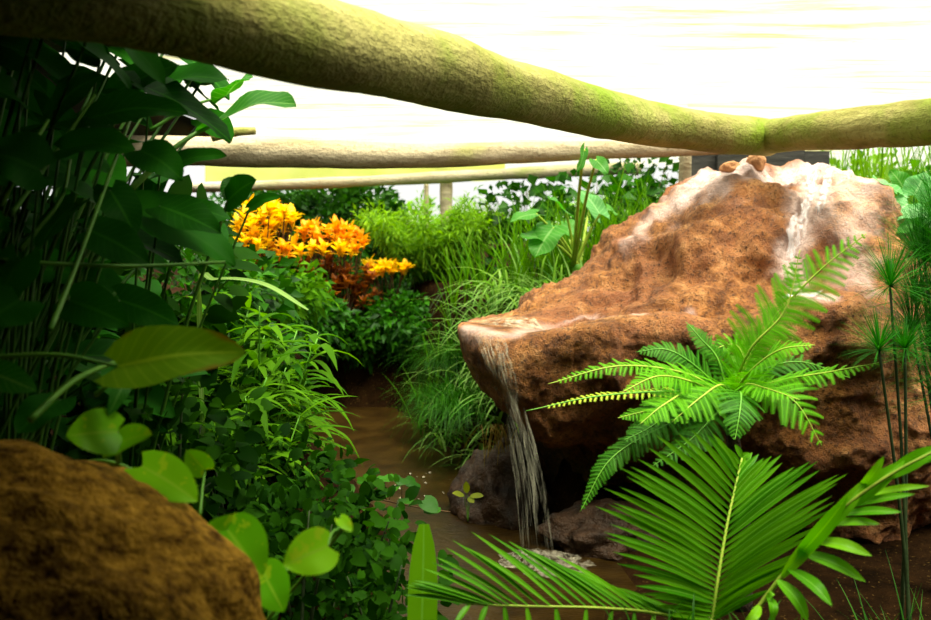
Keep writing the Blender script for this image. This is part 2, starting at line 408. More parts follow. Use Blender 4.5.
def log(name, pts, r0, r1, mat, label, bulge=.08, seed=0, cat='log beam', n=60, seg=22):
    P = catmull(pts, n); mb = MB()
    tube(mb, P, lambda t: r0+(r1-r0)*t, seg)
    vs_ = []
    for i, v in enumerate(mb.v):
        if True:
            k = min(n, i//seg); c = P[k]; d = Vector(v)-c
            q = Vector((v[0]*2.2+seed, v[1]*2.2, v[2]*5))
            d = d*(1+bulge*noise.noise(q)+.5*bulge*noise.noise(q*3.5))
            v = tuple(c+d)
        vs_.append(v)
    mb.v = vs_
    o = mb.build(name, mat); tag(o, label, cat); return recenter(o)
log('log_beam', [at(-330, -30, 1.25), at(40, -25, 1.45), at(300, 36, 1.95), at(420, 66, 2.45), at(520, 93, 3.05), at(620, 117, 3.95), at(700, 131, 4.5), at(768, 137, 4.95)], .098, .1, M['log'],
    'thick mossy log beam slanting from the top left corner down to the rock', .1, 1)
log('log_beam', [at(764, 138, 4.9), at(830, 131, 4.4), at(931, 121, 3.85), at(1100, 100, 3.2)], .085, .108, M['log'],
    'mossy log beam running from the junction above the rock to the right edge', .12, 5)
log('log_beam', [at(-150, 158, 5.2), at(150, 151, 5.3), at(400, 156, 5.4), at(560, 151, 5.5), at(730, 147, 5.65)], .105, .045, M['logpale'],
    'pale level log beam crossing behind the slanting mossy beam', .1, 11)
log('log_beam', [at(180, 188, 8.2), at(330, 183, 8.4), at(500, 174, 8.6), at(640, 168, 8.8)], .045, .06, M['post'],
    'thin dark log beam beneath the pale level one, farthest back', .15, 15)
log('batten', [at(688, 105, 6.0), at(770, 107, 6.0), at(862, 110, 6.0)], .012, .01, M['logpale'], 'thin straight batten under the bright roof sheet above the rock', .05, 3, 'batten', 20, 8)
log('branch_stub', [at(212, 137, 5.15), at(235, 132, 5.15), at(255, 131, 5.2)], .03, .022, M['log'], 'short grey branch stub lying on the pale level beam', .2, 4, 'branch', 14, 10)
def post(px, py, d, r, label, top=2.2, mat='post', h=None):
    p = at(px, py, d); b = Vector((p.x, p.y, ground(p.x, p.y)-.1))
    return log('post', [b, (b+Vector((p.x, p.y, top)))/2+Vector((.01, 0, 0)), Vector((p.x+.015, p.y, top))], r, r*.92, M[mat], label, .1, px, 'post', 30, 12)
post(683, 170, 5.75, .045, 'wooden post under the end of the pale level beam, left of the rock top')
post(445, 200, 9.4, .07, 'thicker pale fence post in the bright gap at the back', 2.22)
post(425, 200, 9.8, .028, 'thin fence post just left of the thicker one at the back', 2.0)
def board(px0, px1, y0, y1, d, label, name='board'):
    a = at(px0, y0, d); b = at(px1, y1, d); mb = MB()
    g0 = ground((a.x+b.x)/2, d)-.05
    for z in (g0, a.z):
        for x, y in ((a.x, d), (b.x, d), (b.x, d+.06), (a.x, d+.06)): mb.vert((x, y, z))
    mb.f += [(0, 1, 5, 4), (1, 2, 6, 5), (2, 3, 7, 6), (3, 0, 4, 7), (4, 5, 6, 7), (3, 2, 1, 0)]
    o = mb.build(name, M['darkwall'], smooth=False); tag(o, label, 'board'); return recenter(o)
board(690, 716, 149, 200, 6.15, 'narrow dark board standing behind the left end of the rock top')
board(718, 803, 147, 200, 6.1, 'widest dark board standing behind the two stones on the rock')
board(805, 828, 151, 200, 6.15, 'narrow dark board standing behind the right end of the rock top')

mb = MB(); n = 40
for i in range(n+1):
    u = i/n; a = at(205+300*u, 160-2*u, 9.3); b = at(205+300*u, 186-6*u+3*noise.noise(Vector((u*6, 0, 0))), 9.3)
    for j in range(5): p_ = a.lerp(b, j/4); mb.vert((p_.x, p_.y+.05*noise.noise(Vector((u*9, j*.4, 1))), p_.z), u, j/4)
for i in range(n):
    for j in range(4):
        a = i*5+j; mb.f.append((a, a+1, a+6, a+5))
o = mb.build('hanging_cloth', M['cloth']); tag(o, 'strip of pale yellow-green cloth hanging below the roof at the back left', 'cloth'); recenter(o)
# ------------------------------------------------------------------ the waterfall rock
S = [
 [(600,575,4.8),(590,500,4.8),(558,440,4.7),(488,388,4.45),(461,332,4.28),(467,324,4.5),(478,320,4.7),(488,317,4.9),(500,330,5.1),(520,420,5.3)],
 [(606,580,4.62),(600,510,4.65),(578,450,4.5),(503,398,4.18),(482,339,4.1),(489,327,4.4),(505,321,4.68),(515,315,4.95),(530,330,5.2),(540,420,5.4)],
 [(612,585,4.5),(606,520,4.55),(588,452,4.4),(523,412,4.06),(510,346,4.0),(518,328,4.35),(530,319,4.72),(545,303,5.1),(555,320,5.4),(560,420,5.6)],
 [(620,590,4.35),(614,520,4.42),(598,458,4.3),(552,412,4.07),(545,338,4.0),(551,324,4.3),(562,304,4.75),(575,285,5.15),(590,300,5.5),(600,420,5.7)],
 [(635,592,4.25),(630,520,4.28),(620,450,4.18),(600,392,4.02),(595,331,4.0),(599,316,4.28),(606,284,4.72),(613,254,5.15),(625,270,5.5),(640,420,5.8)],
 [(670,594,4.15),(665,520,4.15),(655,440,4.08),(645,378,3.97),(640,326,3.98),(641,312,4.22),(643,268,4.62),(646,221,5.1),(655,235,5.5),(660,400,5.9)],
 [(710,596,4.05),(705,520,4.05),(700,440,4.),(692,372,3.93),(690,326,3.95),(690,313,4.18),(688,245,4.55),(690,180,5.1),(695,180,5.5),(700,380,5.9)],
 [(752,596,4.0),(751,520,4.0),(750,440,3.92),(750,370,3.88),(750,318,3.92),(750,305,4.2),(747,235,4.5),(742,167,4.95),(742,166,5.4),(745,380,5.9)],
 [(800,596,3.9),(800,520,3.84),(800,452,3.76),(800,388,3.86),(800,308,3.86),(800,297,4.22),(797,235,4.5),(795,168,5.0),(795,165,5.4),(795,380,5.9)],
 [(850,598,3.8),(850,520,3.74),(850,452,3.66),(850,388,3.78),(850,303,3.8),(850,292,4.12),(845,230,4.4),(840,164,4.9),(840,166,5.3),(840,380,5.9)],
 [(892,600,3.8),(892,520,3.78),(892,450,3.7),(892,385,3.8),(890,318,3.85),(890,300,4.1),(887,245,4.4),(876,182,4.8),(880,185,5.2),(890,380,5.8)],
 [(932,600,4.),(932,525,3.9),(932,460,3.85),(932,400,3.85),(930,350,3.95),(928,325,4.2),(922,290,4.4),(906,240,4.8),(915,240,5.2),(925,380,5.8)],
 [(990,600,4.5),(990,540,4.45),(990,480,4.4),(990,430,4.4),(985,390,4.4),(980,370,4.5),(975,345,4.7),(965,320,4.9),(970,320,5.1),(980,400,5.5)]]
NU, NV = 260, 250
for i, st in enumerate(S):
    for j in (0, 1, 2):
        x, y, d = st[j]; k = (.5, .45, .22)[j]*(1 if 2 <= i <= 7 else .35 if i < 2 else .6)
        st[j] = (x, y-(6, 4, 0)[j], d+k)
    if 3 <= i <= 10:
        x, y, d = st[5]; st[5] = (x, S[i][4][1]-5, d+.06)
        x, y, d = st[4]; st[4] = (x, y, d-.05)
    for j in (7, 8): x, y, d = st[j]; st[j] = (x, y+(17 if i > 5 else 7 if i > 4 else 2), d)
cols_ = [catmull([at(*p) for p in st], NV) for st in S]
grid = [[None]*(NV+1) for _ in range(NU+1)]
for j in range(NV+1):
    line = catmull([c[j] for c in cols_], NU)
    for i in range(NU+1): grid[i][j] = line[i]
def fbm(p, H, octv):
    a, s, q = 1., 0., p.copy()
    for _ in range(octv): s += a*noise.noise(q); q = q*2.03; a *= H
    return s
HOL = [(*at(x, y, d), r, a) for x, y, d, r, a in ((668, 268, 4.55, .13, -.11), (705, 280, 4.4, .1, -.09), (620, 285, 4.7, .09, -.06), (640, 250, 4.85, .1, .05), (700, 238, 4.6, .12, .05), (640, 360, 3.98, .1, -.08), (570, 360, 4.02, .08, -.09), (800, 350, 3.85, .13, .06), (735, 390, 3.9, .1, -.1), (820, 270, 4.3, .08, -.08), (760, 215, 4.7, .09, -.06))]
NRM = [[None]*(NV+1) for _ in range(NU+1)]
for i in range(NU+1):
    for j in range(NV+1):
        du = grid[min(i+1, NU)][j]-grid[max(i-1, 0)][j]; dv = grid[i][min(j+1, NV)]-grid[i][max(j-1, 0)]
        n = du.cross(dv); NRM[i][j] = n.normalized() if n.length else UP
mb = MB()
for i in range(NU+1):
    for j in range(NV+1):
        p = grid[i][j]
        h = .105*fbm(p*2.0+Vector((3, 1, 7)), .5, 2) - .10*abs(noise.noise(p*3.6+Vector((9, 2, 2)))) + .045 + .036*fbm(p*8, .6, 3) + .010*noise.noise(p*31) + .006*noise.noise(p*60)
        v = j/NV*9
        for hx, hy, hz, hr, ha in HOL:
            q2 = ((p.x-hx)**2+(p.y-hy)**2+(p.z-hz)**2)/hr**2
            if q2 < 6: h += ha*math.exp(-q2)*(1+.6*noise.noise(p*9))
        h *= 1-.65*math.exp(-((v-4.4)/.75)**2)
        if i/NU < .3: h *= .15+.85*min(1, abs(v-4.6)/2.2)*min(1, i/NU/.2+.25)
        mb.vert(p+NRM[i][j]*(h+.01), i/NU, j/NV, 0.)
for i in range(NU):
    for j in range(NV):
        a = i*(NV+1)+j; b = a+NV+1; mb.f.append((a, b, b+1, a+1))
for i in (0, NU):
    c = sum((Vector(mb.v[i*(NV+1)+j]) for j in range(NV+1)), Vector())/(NV+1); k = mb.vert(c)
    for j in range(NV):
        a = i*(NV+1)+j; mb.f.append((a, a+1, k) if i == 0 else (a+1, a, k))
rock_pts = [Vector(v) for v in mb.v]
bvh = BVHTree.FromPolygons(rock_pts, mb.f)
def onrock(px, py, lift=.01):
    r = ray(px, py).normalized(); h = bvh.ray_cast(CAM, r)
    if h[0] is None: return None
    n = h[1] if h[1].dot(r) < 0 else -h[1]
    return h[0]+n*lift
def seg_d(p, a, b):
    ab = b-a; t = max(0, min(1, (p-a).dot(ab)/max(ab.length_squared, 1e-9))); return (p-a-ab*t).length
CAS = [[(812, 168), (810, 190), (806, 212), (800, 232), (794, 250), (791, 268)], [(830, 170), (822, 200), (818, 215)], [(796, 285), (812, 297), (826, 296)]]
paths = [[q for q in (onrock(*p) for p in c) if q] for c in CAS]
lip = [q for q in (onrock(*p) for p in ((466, 328), (490, 332), (515, 335), (545, 327), (590, 318), (640, 315), (690, 313))) if q]
crust_toplight = [(paths[0], .12, .95), (paths[1], .12, .7), (paths[2], .06, .9), (lip[:4], .07, .6), (lip[3:], .03, .5)]
top = [q for q in (onrock(*p) for p in ((692, 186), (700, 178), (720, 176), (735, 172))) if q]
top2 = [q for q in (onrock(*p) for p in ((760, 176), (800, 172), (840, 170), (868, 182))) if q]
crust_toplight += [(top, .26, .95), (top2, .2, .9), ([q for q in (onrock(*p) for p in ((672, 205), (650, 222), (625, 243))) if q], .1, .6), ([q for q in (onrock(*p) for p in ((845, 185), (862, 215), (850, 245), (862, 280))) if q], .15, .6)]  # pinkish crest and shoulders: mineral deposit plus painted top light
for k, v in enumerate(rock_pts):
    if v.y > 5.6 or v.z < .7: continue
    best = 0
    for P_, R_, A_ in crust_toplight:
        d = min((seg_d(v, a, b) for a, b in zip(P_, P_[1:])), default=9)
        best = max(best, A_*ss(1-d/R_*(.7+.9*abs(noise.noise(v*6)))+.35*noise.noise(v*9)))
    mb.var[k] = best
rk = mb.build('waterfall_rock', M['rock']); tag(rk, 'large rust-orange rock mound with an overhanging ledge that spills water into the stream', 'rock'); recenter(rk)

def boulder(name, c, r, mat, label, cat='rock', amp=.15, freq=2.2, seed=0, sub=5, flat=0):
    import bmesh
    bm = bmesh.new(); bmesh.ops.create_icosphere(bm, subdivisions=sub, radius=1)
    mb = MB()
    for v in bm.verts:
        p = v.co.copy(); q = p*freq+Vector((seed, seed*.7, 1))
        s = 1+amp*fbm(q, .5, 4)
        mb.vert((c[0]+p.x*r[0]*s, c[1]+p.y*r[1]*s, c[2]+p.z*r[2]*s))
    mb.f = [tuple(v.index for v in f.verts) for f in bm.faces]; bm.free()
    o = mb.build(name, mat); tag(o, label, cat); return recenter(o)
p = at(40, 620, 1.45)
boulder('boulder', (p.x-.11, p.y, p.z-.15), (.53, .36, .43), M['nearrock'], 'blurred brown boulder filling the bottom left corner', amp=.09, freq=1.9, seed=3, sub=6)
p = at(502, 510, 4.75)
boulder('boulder', (p.x, p.y+.08, p.z-.02), (.26, .35, .36), M['rockdark'], 'dark wet boulder under the ledge, left of the falling water', amp=.25, freq=2, seed=8)
p = at(560, 600, 4.0)
boulder('boulder', (p.x+.25, p.y+.22, .04), (.3, .2, .16), M['rockdark'], 'low dark red rock slab at the water\'s edge right of the splash', amp=.25, freq=2, seed=12)
for k, (px, py, r, lab) in enumerate(((734, 166, .046, 'flat tan stone on the rock top, left of the upright one'), (757, 161, .05, 'rounded tan stone standing upright on the rock top'))):
    q = onrock(px, 172) or at(px, py, 5)
    boulder('stone', (q.x, q.y+.05, q.z+r*(.4 if k == 0 else .95)), ((r*1.35, r, r*.75) if k == 0 else (r, r, r*1.1)), M['stone'], lab, 'stone', .2, 1.6, k*5+2, 4)

# falling water: many thin strands leaving the lip, and the splash where they land
root = thing('waterfall', 'thin veil of water falling from the rock ledge into the stream', 'waterfall', at(545, 552, 4.0))
R_ = random.Random(4)
for k in range(11):
    mb = MB()
    for q in range(3):
        uu = min(1, max(0, (k+R_.random())/11))
        pts = [onrock(x, y, .012) for x, y in ((476+uu*30, 336+uu*5), (482+uu*28, 348), (488+uu*26, 362), (495+uu*23, 380), (500+uu*22, 396))]
        pts = [p_ for p_ in pts if p_ and p_.y < 4.6]
        if len(pts) < 2: continue
        l_ = pts[-1]; e = at(521+uu*34, 549+R_.uniform(-4, 10), l_.y-.06); e.z = max(e.z, .0)
        pts += [l_.lerp(e, t)+Vector((.014*math.sin(t*PI), -.02*math.sin(t*PI), .05*math.sin(t*PI))) for t in (.25, .5, .75, 1)]
        pts = catmull(pts, 26); off = R_.uniform(0, 99)
        pts = [p_+Vector((noise.noise(Vector((off, i*.5, 0)))*.012, noise.noise(Vector((off, 5, i*.5)))*.008, 0)) for i, p_ in enumerate(pts)]
        leafpts(mb, pts, Vector((0, -1, .1)), R_.uniform(.002, .009), 'strap', .3, cols=3)
    if mb.v: mb.build('water_strand', M['fall'], root)
def foam(c, rx, ry, n, nm, parent):
    mb = MB()
    for _ in range(n):
        a = R_.uniform(0, 2*PI); q = R_.random()**.7; s = R_.uniform(.003, .010)
        x = c.x+rx*q*math.cos(a); y = c.y+ry*q*math.sin(a); z = .004+.05*(1-q)*R_.random()
        base = len(mb.v)
        for (i, j, l) in ((1, 0, 0), (-1, 0, 0), (0, 1, 0), (0, -1, 0), (0, 0, .8), (0, 0, -.8)):
            mb.vert((x+i*s*R_.uniform(.7, 1.4), y+j*s*R_.uniform(.7, 1.4), z+l*s))
        for f in ((0, 2, 4), (2, 1, 4), (1, 3, 4), (3, 0, 4), (2, 0, 5), (1, 2, 5), (3, 1, 5), (0, 3, 5)): mb.f.append(tuple(base+i for i in f))
    return mb.build(nm, M['foam'], parent)
mb = MB(); c = at(545, 562, 3.95); n = 44
for i in range(n+1):
    for j in range(n+1):
        u, v = 2*i/n-1, 2*j/n-1; q = math.hypot(u, v); p_ = Vector((c.x+u*.24-.04*v, c.y+v*.2, 0))
        mb.vert((p_.x, p_.y, .006+max(0, 1-q)*(.03+.05*abs(noise.noise(p_*28))+.03*noise.noise(p_*60))))
for i in range(n):
    for j in range(n):
        u, v = 2*(i+.5)/n-1, 2*(j+.5)/n-1
        if math.hypot(u, v)+.25*noise.noise(Vector((u*3, v*3, 2))) < .85: a = i*(n+1)+j; mb.f.append((a, a+n+1, a+n+2, a+1))
mb.build('splash_foam', M['splash'], root)
f2 = foam(at(420, 480, 5.2), .22, .3, 26, 'foam_flecks', None)
tag(f2, 'scattered pale foam flecks drifting on the brown stream', 'foam', kind='stuff')
# water running over the rock
root = thing('rock_cascade', 'white water trickling down the upper right of the orange rock', 'cascade', paths[0][-1])
def film(path_px, w, nm, jitter=.012, mat='film'):
    mb = MB()
    for k in range(9):
        px_ = []
        for i in range(len(path_px)-1):
            for t in (0, .25, .5, .75): px_.append((path_px[i][0]*(1-t)+path_px[i+1][0]*t, path_px[i][1]*(1-t)+path_px[i+1][1]*t))
        px_.append(path_px[-1]); off = R_.uniform(-1, 1)
        pts = [onrock(x+off*w+4*noise.noise(Vector((k*3.3, y*.08, 0))), y, .014) for x, y in px_]; pts = [p_ for p_ in pts if p_]
        if len(pts) > 2: leafpts(mb, pts, Vector((0, -1, .6)), R_.uniform(.006, .022), 'lance', .2, cols=3)
    return mb.build(nm, M[mat], root)
film(CAS[0], 4, 'main_trickle'); film([(796, 215), (791, 232), (788, 262)], 2, 'side_trickle'); film(CAS[1], 3, 'side_trickle')
film([(783, 300), (797, 297), (812, 298), (824, 292)], 2, 'catch_pool')
# shallow water on the ledge
mb = MB(); n = 14
for i in range(n+1):
    for j in range(7):
        q_ = math.sin(i/n*PI)**.6; a = at(464+86*i/n, 327+6*q_-6*max(0, i/n-.5), 4.3-.06*q_-.06*i/n); b = at(470+76*i/n, 326-5*q_-6*max(0, i/n-.5), 4.36+.22*q_-.06*i/n)
        p_ = a.lerp(b, j/6); h = bvh.ray_cast(Vector((p_.x, p_.y, 3)), Vector((0, 0, -1)))
        z = h[0].z+.012 if h[0] is not None and abs(h[0].z-p_.z) < .1 else p_.z
        mb.vert((p_.x, p_.y, z))
for i in range(n):
    for j in range(6):
        a = i*7+j; mb.f.append((a, a+7, a+8, a+1))
o = mb.build('ledge_water', M['pool']); tag(o, 'thin sheet of clear water with a painted cream sheen on the rock ledge above the fall', 'water'); recenter(o)
# ------------------------------------------------------------------ plants: generic kinds
def gp(x, y, dz=-.03): return Vector((x, y, max(ground(x, y), -.02)+dz))
def under(px, py, d):
    p = at(px, py, d); return gp(p.x, p.y)
def P_(q): return at(*q)

def shrub(name, label, cat, blobs, n, L, W, mat, seed, group=None, stems=7, up=.5, smat='darkstem', tinyleaf=True, sag=.25, base=None, vshift=0., stemr=.008):
    """blobs: list of (centre, (rx,ry,rz)); leaves all over the blobs, stems rising from the base"""
    r = random.Random(seed); c0 = sum((b[0] for b in blobs), Vector())/len(blobs)
    b0 = base or gp(c0.x, c0.y); root = thing(name, label, cat, b0, group)
    mb = MB(); vol = [b[1][0]*b[1][1]+b[1][0]*b[1][2]+b[1][1]*b[1][2] for b in blobs]; tot = sum(vol)
    for (c, rad), v in zip(blobs, vol):
        for _ in range(int(n*v/tot)):
            q = rdir(r); s = r.random()**.4; p = c+Vector((q.x*rad[0]*s, q.y*rad[1]*s, q.z*rad[2]*s))
            if noise.noise(p*(2.2/max(rad))+Vector((seed, 0, 0))) < -.18: continue
            if p.z < ground(p.x, p.y)+.01: continue
            d = (q+rdir(r)*.8+UP*.15).normalized(); nrm = (UP*up+q*.5+rdir(r)*.5+Vector((0, -.3, 0)))
            k = r.uniform(.6, 1.25); var = min(1, max(0, r.gauss(.45+vshift, .25)))
            if tinyleaf: tiny(mb, p, d, nrm, L*k, W*k, var, sag)
            else: leaf(mb, p, d, nrm, L*k, W*k, r.uniform(.3, 1.1), 4, prof='heart', back=.15, cols=3, var=var)
    mb.build('foliage', M[mat], root)
    ms = MB()
    for k in range(stems):
        c, rad = blobs[k % len(blobs)]; q = rdir(r); e = c+Vector((q.x*rad[0]*.7, q.y*rad[1]*.7, abs(q.z)*rad[2]*.7))
        b = b0+Vector((r.uniform(-.06, .06), r.uniform(-.06, .06), 0)); m = b.lerp(e, .5)+Vector((0, 0, .08))
        tube(ms, catmull([b, m, e], 8), lambda t: stemr*(1-.7*t), 5)
    ms.build('stem', M[smat], root)
    return root

def grass(name, label, cat, base, n, L, W, mat, seed, spread=(.1, .1), lean=(0, 0, 0), droop=1.6, group=None, vertical=1., rows=7, onground=True, cols=3, parts=1, prof='grass'):
    r = random.Random(seed); root = thing(name, label, cat, base, group)
    for q in range(parts):
        mb = MB()
        for _ in range(n//parts):
            x = base.x+r.gauss(0, spread[0]); y = base.y+r.gauss(0, spread[1]); z = gp(x, y).z if onground else base.z
            a = r.uniform(0, 2*PI); d = Vector((math.cos(a)*.6, math.sin(a)*.6, vertical*r.uniform(.6, 1.3)))+Vector(lean)*r.uniform(.5, 1.4)
            k = r.uniform(.55, 1.15)
            leafpts(mb, arc((x, y, z), d, L*k, droop*r.uniform(.6, 1.4), rows), Vector((-d.x, -d.y, 1.2)), W*r.uniform(.7, 1.2), prof, .25, cols=cols, var=min(1, max(0, r.gauss(.5, .25))))
        mb.build('blade_tuft', M[mat], root)
    return root

def frond(parent, pts, hw, mat, nrm, npin=34, fwd=.45, droop=.35, seed=0, nleaf=15, prof=None, pw=.135, rmat='petiole', r0=.006, start=.06, twist=0.):
    """fern frond: midrib along pts, pinnae each side, every pinna lined with pinnules"""
    r = random.Random(seed); P = catmull(pts, 40); ms = MB(); tube(ms, P, lambda t: r0*(1-.75*t), 5)
    f = ms.build('frond', M[rmat], parent); mb = MB(); nrm = Vector(nrm).normalized()
    L = sum((P[i+1]-P[i]).length for i in range(40)); prof = prof or (lambda t: math.sin(PI*min(1, t*.93+.07)**.62)**.8)
    npin = max(12, min(40, int(L/(1.75*pw*hw))))
    for k in range(npin):
        t = start+(1-start)*(k+.5)/npin; x = t*40; i = min(int(x), 39); p = P[i].lerp(P[i+1], x-i); T = (P[min(i+1, 40)]-P[max(i-1, 0)]).normalized()
        S = T.cross(nrm).normalized(); N = S.cross(T)
        for sd in (-1, 1):
            pl = hw*prof(t)*r.uniform(.88, 1.08)
            if pl < .008: continue
            d = (S*sd+T*fwd*r.uniform(.7, 1.25)+N*r.uniform(-.28, .2)).normalized(); var = min(1, max(0, r.gauss(.5, .2)))
            A = arc(p, d, pl, droop*r.uniform(.7, 1.3), 6); m = max(5, int(nleaf*prof(t)))
            leafpts(mb, A, N, .004, 'lance', 0, cols=2, var=.8)
            for q in range(m):
                tt = (q+.7)/(m+.3); xx = tt*6; ii = min(int(xx), 5); b = A[ii].lerp(A[ii+1], xx-ii); TT = (A[ii+1]-A[ii]).normalized()
                SS = TT.cross(N)
                if SS.length < 1e-4: continue
                SS.normalize(); l = pl*pw*(1-tt)**.55+.004
                for s2 in (-1, 1):
                    dd = (SS*s2+TT*.55).normalized(); e = b+dd*l; w_ = TT*(pl/m*.38)
                    a0 = mb.vert(b-w_, 0, 0, var); a1 = mb.vert(e-w_*.35+N*-.1*l, .5, 1, var); a2 = mb.vert(e+w_*.45+N*-.1*l, .5, 1, var); a3 = mb.vert(b+w_, 1, 0, var)
                    mb.f.append((a0, a1, a2, a3))
    mb.build('pinnae', M[mat], f)
    return f

def palmfrond(parent, rach, left, right, nl, nr, W, mat, seed=0, r0=.008, nrm=(0, -1, .4), lr=(.0, 1.), rr=(0., 1.), sag=.03, skipl=(), prof='lance', fold=.35):
    """pinnate palm frond: rachis through rach, leaflet tips along the polylines left / right"""
    r = random.Random(seed); R = catmull([P_(q) for q in rach], 40); ms = MB(); tube(ms, R, lambda t: r0*(1-.6*t), 7)
    f = ms.build('frond', M['rachis'], parent)
    for tips, n, rng in ((left, nl, lr), (right, nr, rr)):
        if not tips: continue
        mb = MB(); Tp = catmull([P_(q) for q in tips], 60)
        for k in range(n):
            u = k/(n-1); x = (rng[0]+(rng[1]-rng[0])*u)*40; i = min(int(x), 39); b = R[i].lerp(R[i+1], x-i)
            y = u*60; j = min(int(y), 59); e = Tp[j].lerp(Tp[j+1], y-j)+rdir(r)*.012
            e = b+(e-b)*r.uniform(.93, 1.06); l = (e-b).length
            m1 = b.lerp(e, .4)+Vector((0, -.2, 1))*(sag*l); m2 = b.lerp(e, .75)+Vector((0, -.1, .7))*(sag*l)
            leafpts(mb, catmull([b, m1, m2, e], 9), Vector(nrm)+rdir(r)*.12, W*r.uniform(.85, 1.12), prof, fold, cols=3, var=min(1, max(0, r.gauss(.5, .2))))
        mb.build('leaflets', M[mat], f)
    return f

def bigleaf(parent, base, tip, wpx, mat, nrm=(0, -.6, 1), prof='heart', back=.28, bend=.06, fold=.1, wave=.04, origin=None, pr=.006, seed=0, var=.5, pmat='petiole', name='leaf', rows=12, cols=7):
    """a large leaf from pixel base to pixel tip; petiole from origin (a pixel, or the root of its plant)"""
    b = P_(base) if not isinstance(base, Vector) else base; e = P_(tip) if not isinstance(tip, Vector) else tip
    d = (b.y+e.y)/2; W = wpx/FPX*d; l = (e-b).length
    nv = Vector(nrm).normalized(); m = b.lerp(e, .5)+nv*(bend*l)
    o0 = (P_(origin) if origin else world_loc(parent))
    if isinstance(o0, Vector) and origin is None: o0 = o0+Vector((0, 0, .02))
    mp = o0.lerp(b, .55)+Vector((0, 0, .06*(b-o0).length))
    ms = MB(); tube(ms, catmull([o0, mp, b], 14), lambda t: pr*(1-.4*t), 6)
    mb = MB(); leafpts(mb, catmull([b, m, e], rows), nv, W, prof, fold, back, wave, cols, var, seed)
    lf = mb.build(name, M[mat], parent)
    pt = ms.build('petiole', M[pmat], lf)
    return lf

# ------------------------------------------------------------------ far background
r_ = random.Random(21)
def far_bush(px, py, d, w, h, mat, label, seed, name='hedge_bush', n=1500, L=.1, group=None):
    c = at(px, py, d); g0 = ground(c.x, c.y); hh = max(.4, c.z-g0)
    return shrub(name, label, 'bush', [(Vector((c.x, c.y, g0+hh*.5)), (w*.5, w*.4, hh*.55)), (Vector((c.x+.1*w, c.y, g0+hh*.75)), (w*.35, w*.3, hh*.3))], n, L, L*.5, mat, seed, group, 5, smat='twig', stemr=.02)
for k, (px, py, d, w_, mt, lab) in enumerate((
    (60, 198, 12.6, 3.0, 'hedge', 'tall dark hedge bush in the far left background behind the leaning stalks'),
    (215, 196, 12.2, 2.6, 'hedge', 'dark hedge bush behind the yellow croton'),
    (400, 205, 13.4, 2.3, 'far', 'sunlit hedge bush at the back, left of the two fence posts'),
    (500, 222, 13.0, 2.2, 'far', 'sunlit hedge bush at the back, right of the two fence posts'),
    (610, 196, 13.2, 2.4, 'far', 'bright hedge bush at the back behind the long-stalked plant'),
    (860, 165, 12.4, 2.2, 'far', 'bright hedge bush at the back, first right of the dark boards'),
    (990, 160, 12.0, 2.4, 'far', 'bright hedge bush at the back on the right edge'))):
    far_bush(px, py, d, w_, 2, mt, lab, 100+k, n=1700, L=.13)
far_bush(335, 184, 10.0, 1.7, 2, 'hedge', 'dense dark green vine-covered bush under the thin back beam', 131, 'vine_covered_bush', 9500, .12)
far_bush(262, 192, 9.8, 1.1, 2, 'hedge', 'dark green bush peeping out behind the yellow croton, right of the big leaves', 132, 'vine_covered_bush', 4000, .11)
# big leaved creepers between posts and rock
for k, (px, py, d, rx, rz, n, L, mt, lab) in enumerate((
    (520, 205, 8.2, .34, .22, 380, .13, 'hedge', 'broad-leaved creeper hanging in the gap right of the posts'),
    (600, 198, 7.9, .5, .24, 600, .13, 'bush', 'broad-leaved creeper behind the long-stalked plant'),
    (645, 178, 8.4, .42, .28, 420, .12, 'hedge', 'broad-leaved creeper beside the post left of the rock top'))):
    c = at(px, py, d)
    shrub('creeper', lab, 'creeper', [(c, (rx, .3, rz)), (c-Vector((.05, 0, .5)), (rx*.9, .35, .4))], n, L, L*.75, mt, 140+k, smat='twig')
# ------------------------------------------------------------------ middle distance
c = at(432, 262, 8.3)
def feather(name, label, base, stalks, n, hgt, mat, seed, spread=.45, lw=.012, ll=.11):
    r = random.Random(seed); root = thing(name, label, 'bush', base); ms = MB(); mb = MB()
    for k in range(stalks):
        a = r.uniform(0, 2*PI); q = r.random()**.5; b = base+Vector((math.cos(a)*.1, math.sin(a)*.1, 0))
        A = arc(b, (math.cos(a)*q*spread*1.2, math.sin(a)*q*spread*1.2, 1), hgt*r.uniform(.6, 1.1), .5, 10)
        tube(ms, A, lambda t: .006*(1-.8*t), 4)
        for _ in range(n):
            t = r.uniform(.25, 1); x = t*10; i = min(int(x), 9); p = A[i].lerp(A[i+1], x-i)
            d = (rdir(r)+Vector((0, 0, .25))).normalized(); p = p+d*r.uniform(0, .13)*(1.1-t*.5); tiny(mb, p, (d+rdir(r)*.4).normalized(), UP+rdir(r)*.5, ll*r.uniform(.6, 1.2), lw*r.uniform(.7, 1.3), min(1, max(0, r.gauss(.25+.45*t, .2))), .3)  # leaf tone brightens up each stalk, painting a sunlit top
    mb.build('foliage', M[mat], root); ms.build('stem', M['petiole'], root); return root
feather('feathery_bush', 'bright feathery fine-leaved bush in the centre behind the stream', gp(c.x, c.y), 60, 190, .78, 'feather', 31, .6, .017)
c = at(372, 240, 8.8)
feather('feathery_bush', 'darker feathery bush between the croton and the bright feathery one', gp(c.x, c.y), 22, 130, 1.1, 'bush', 32, .5, .02)
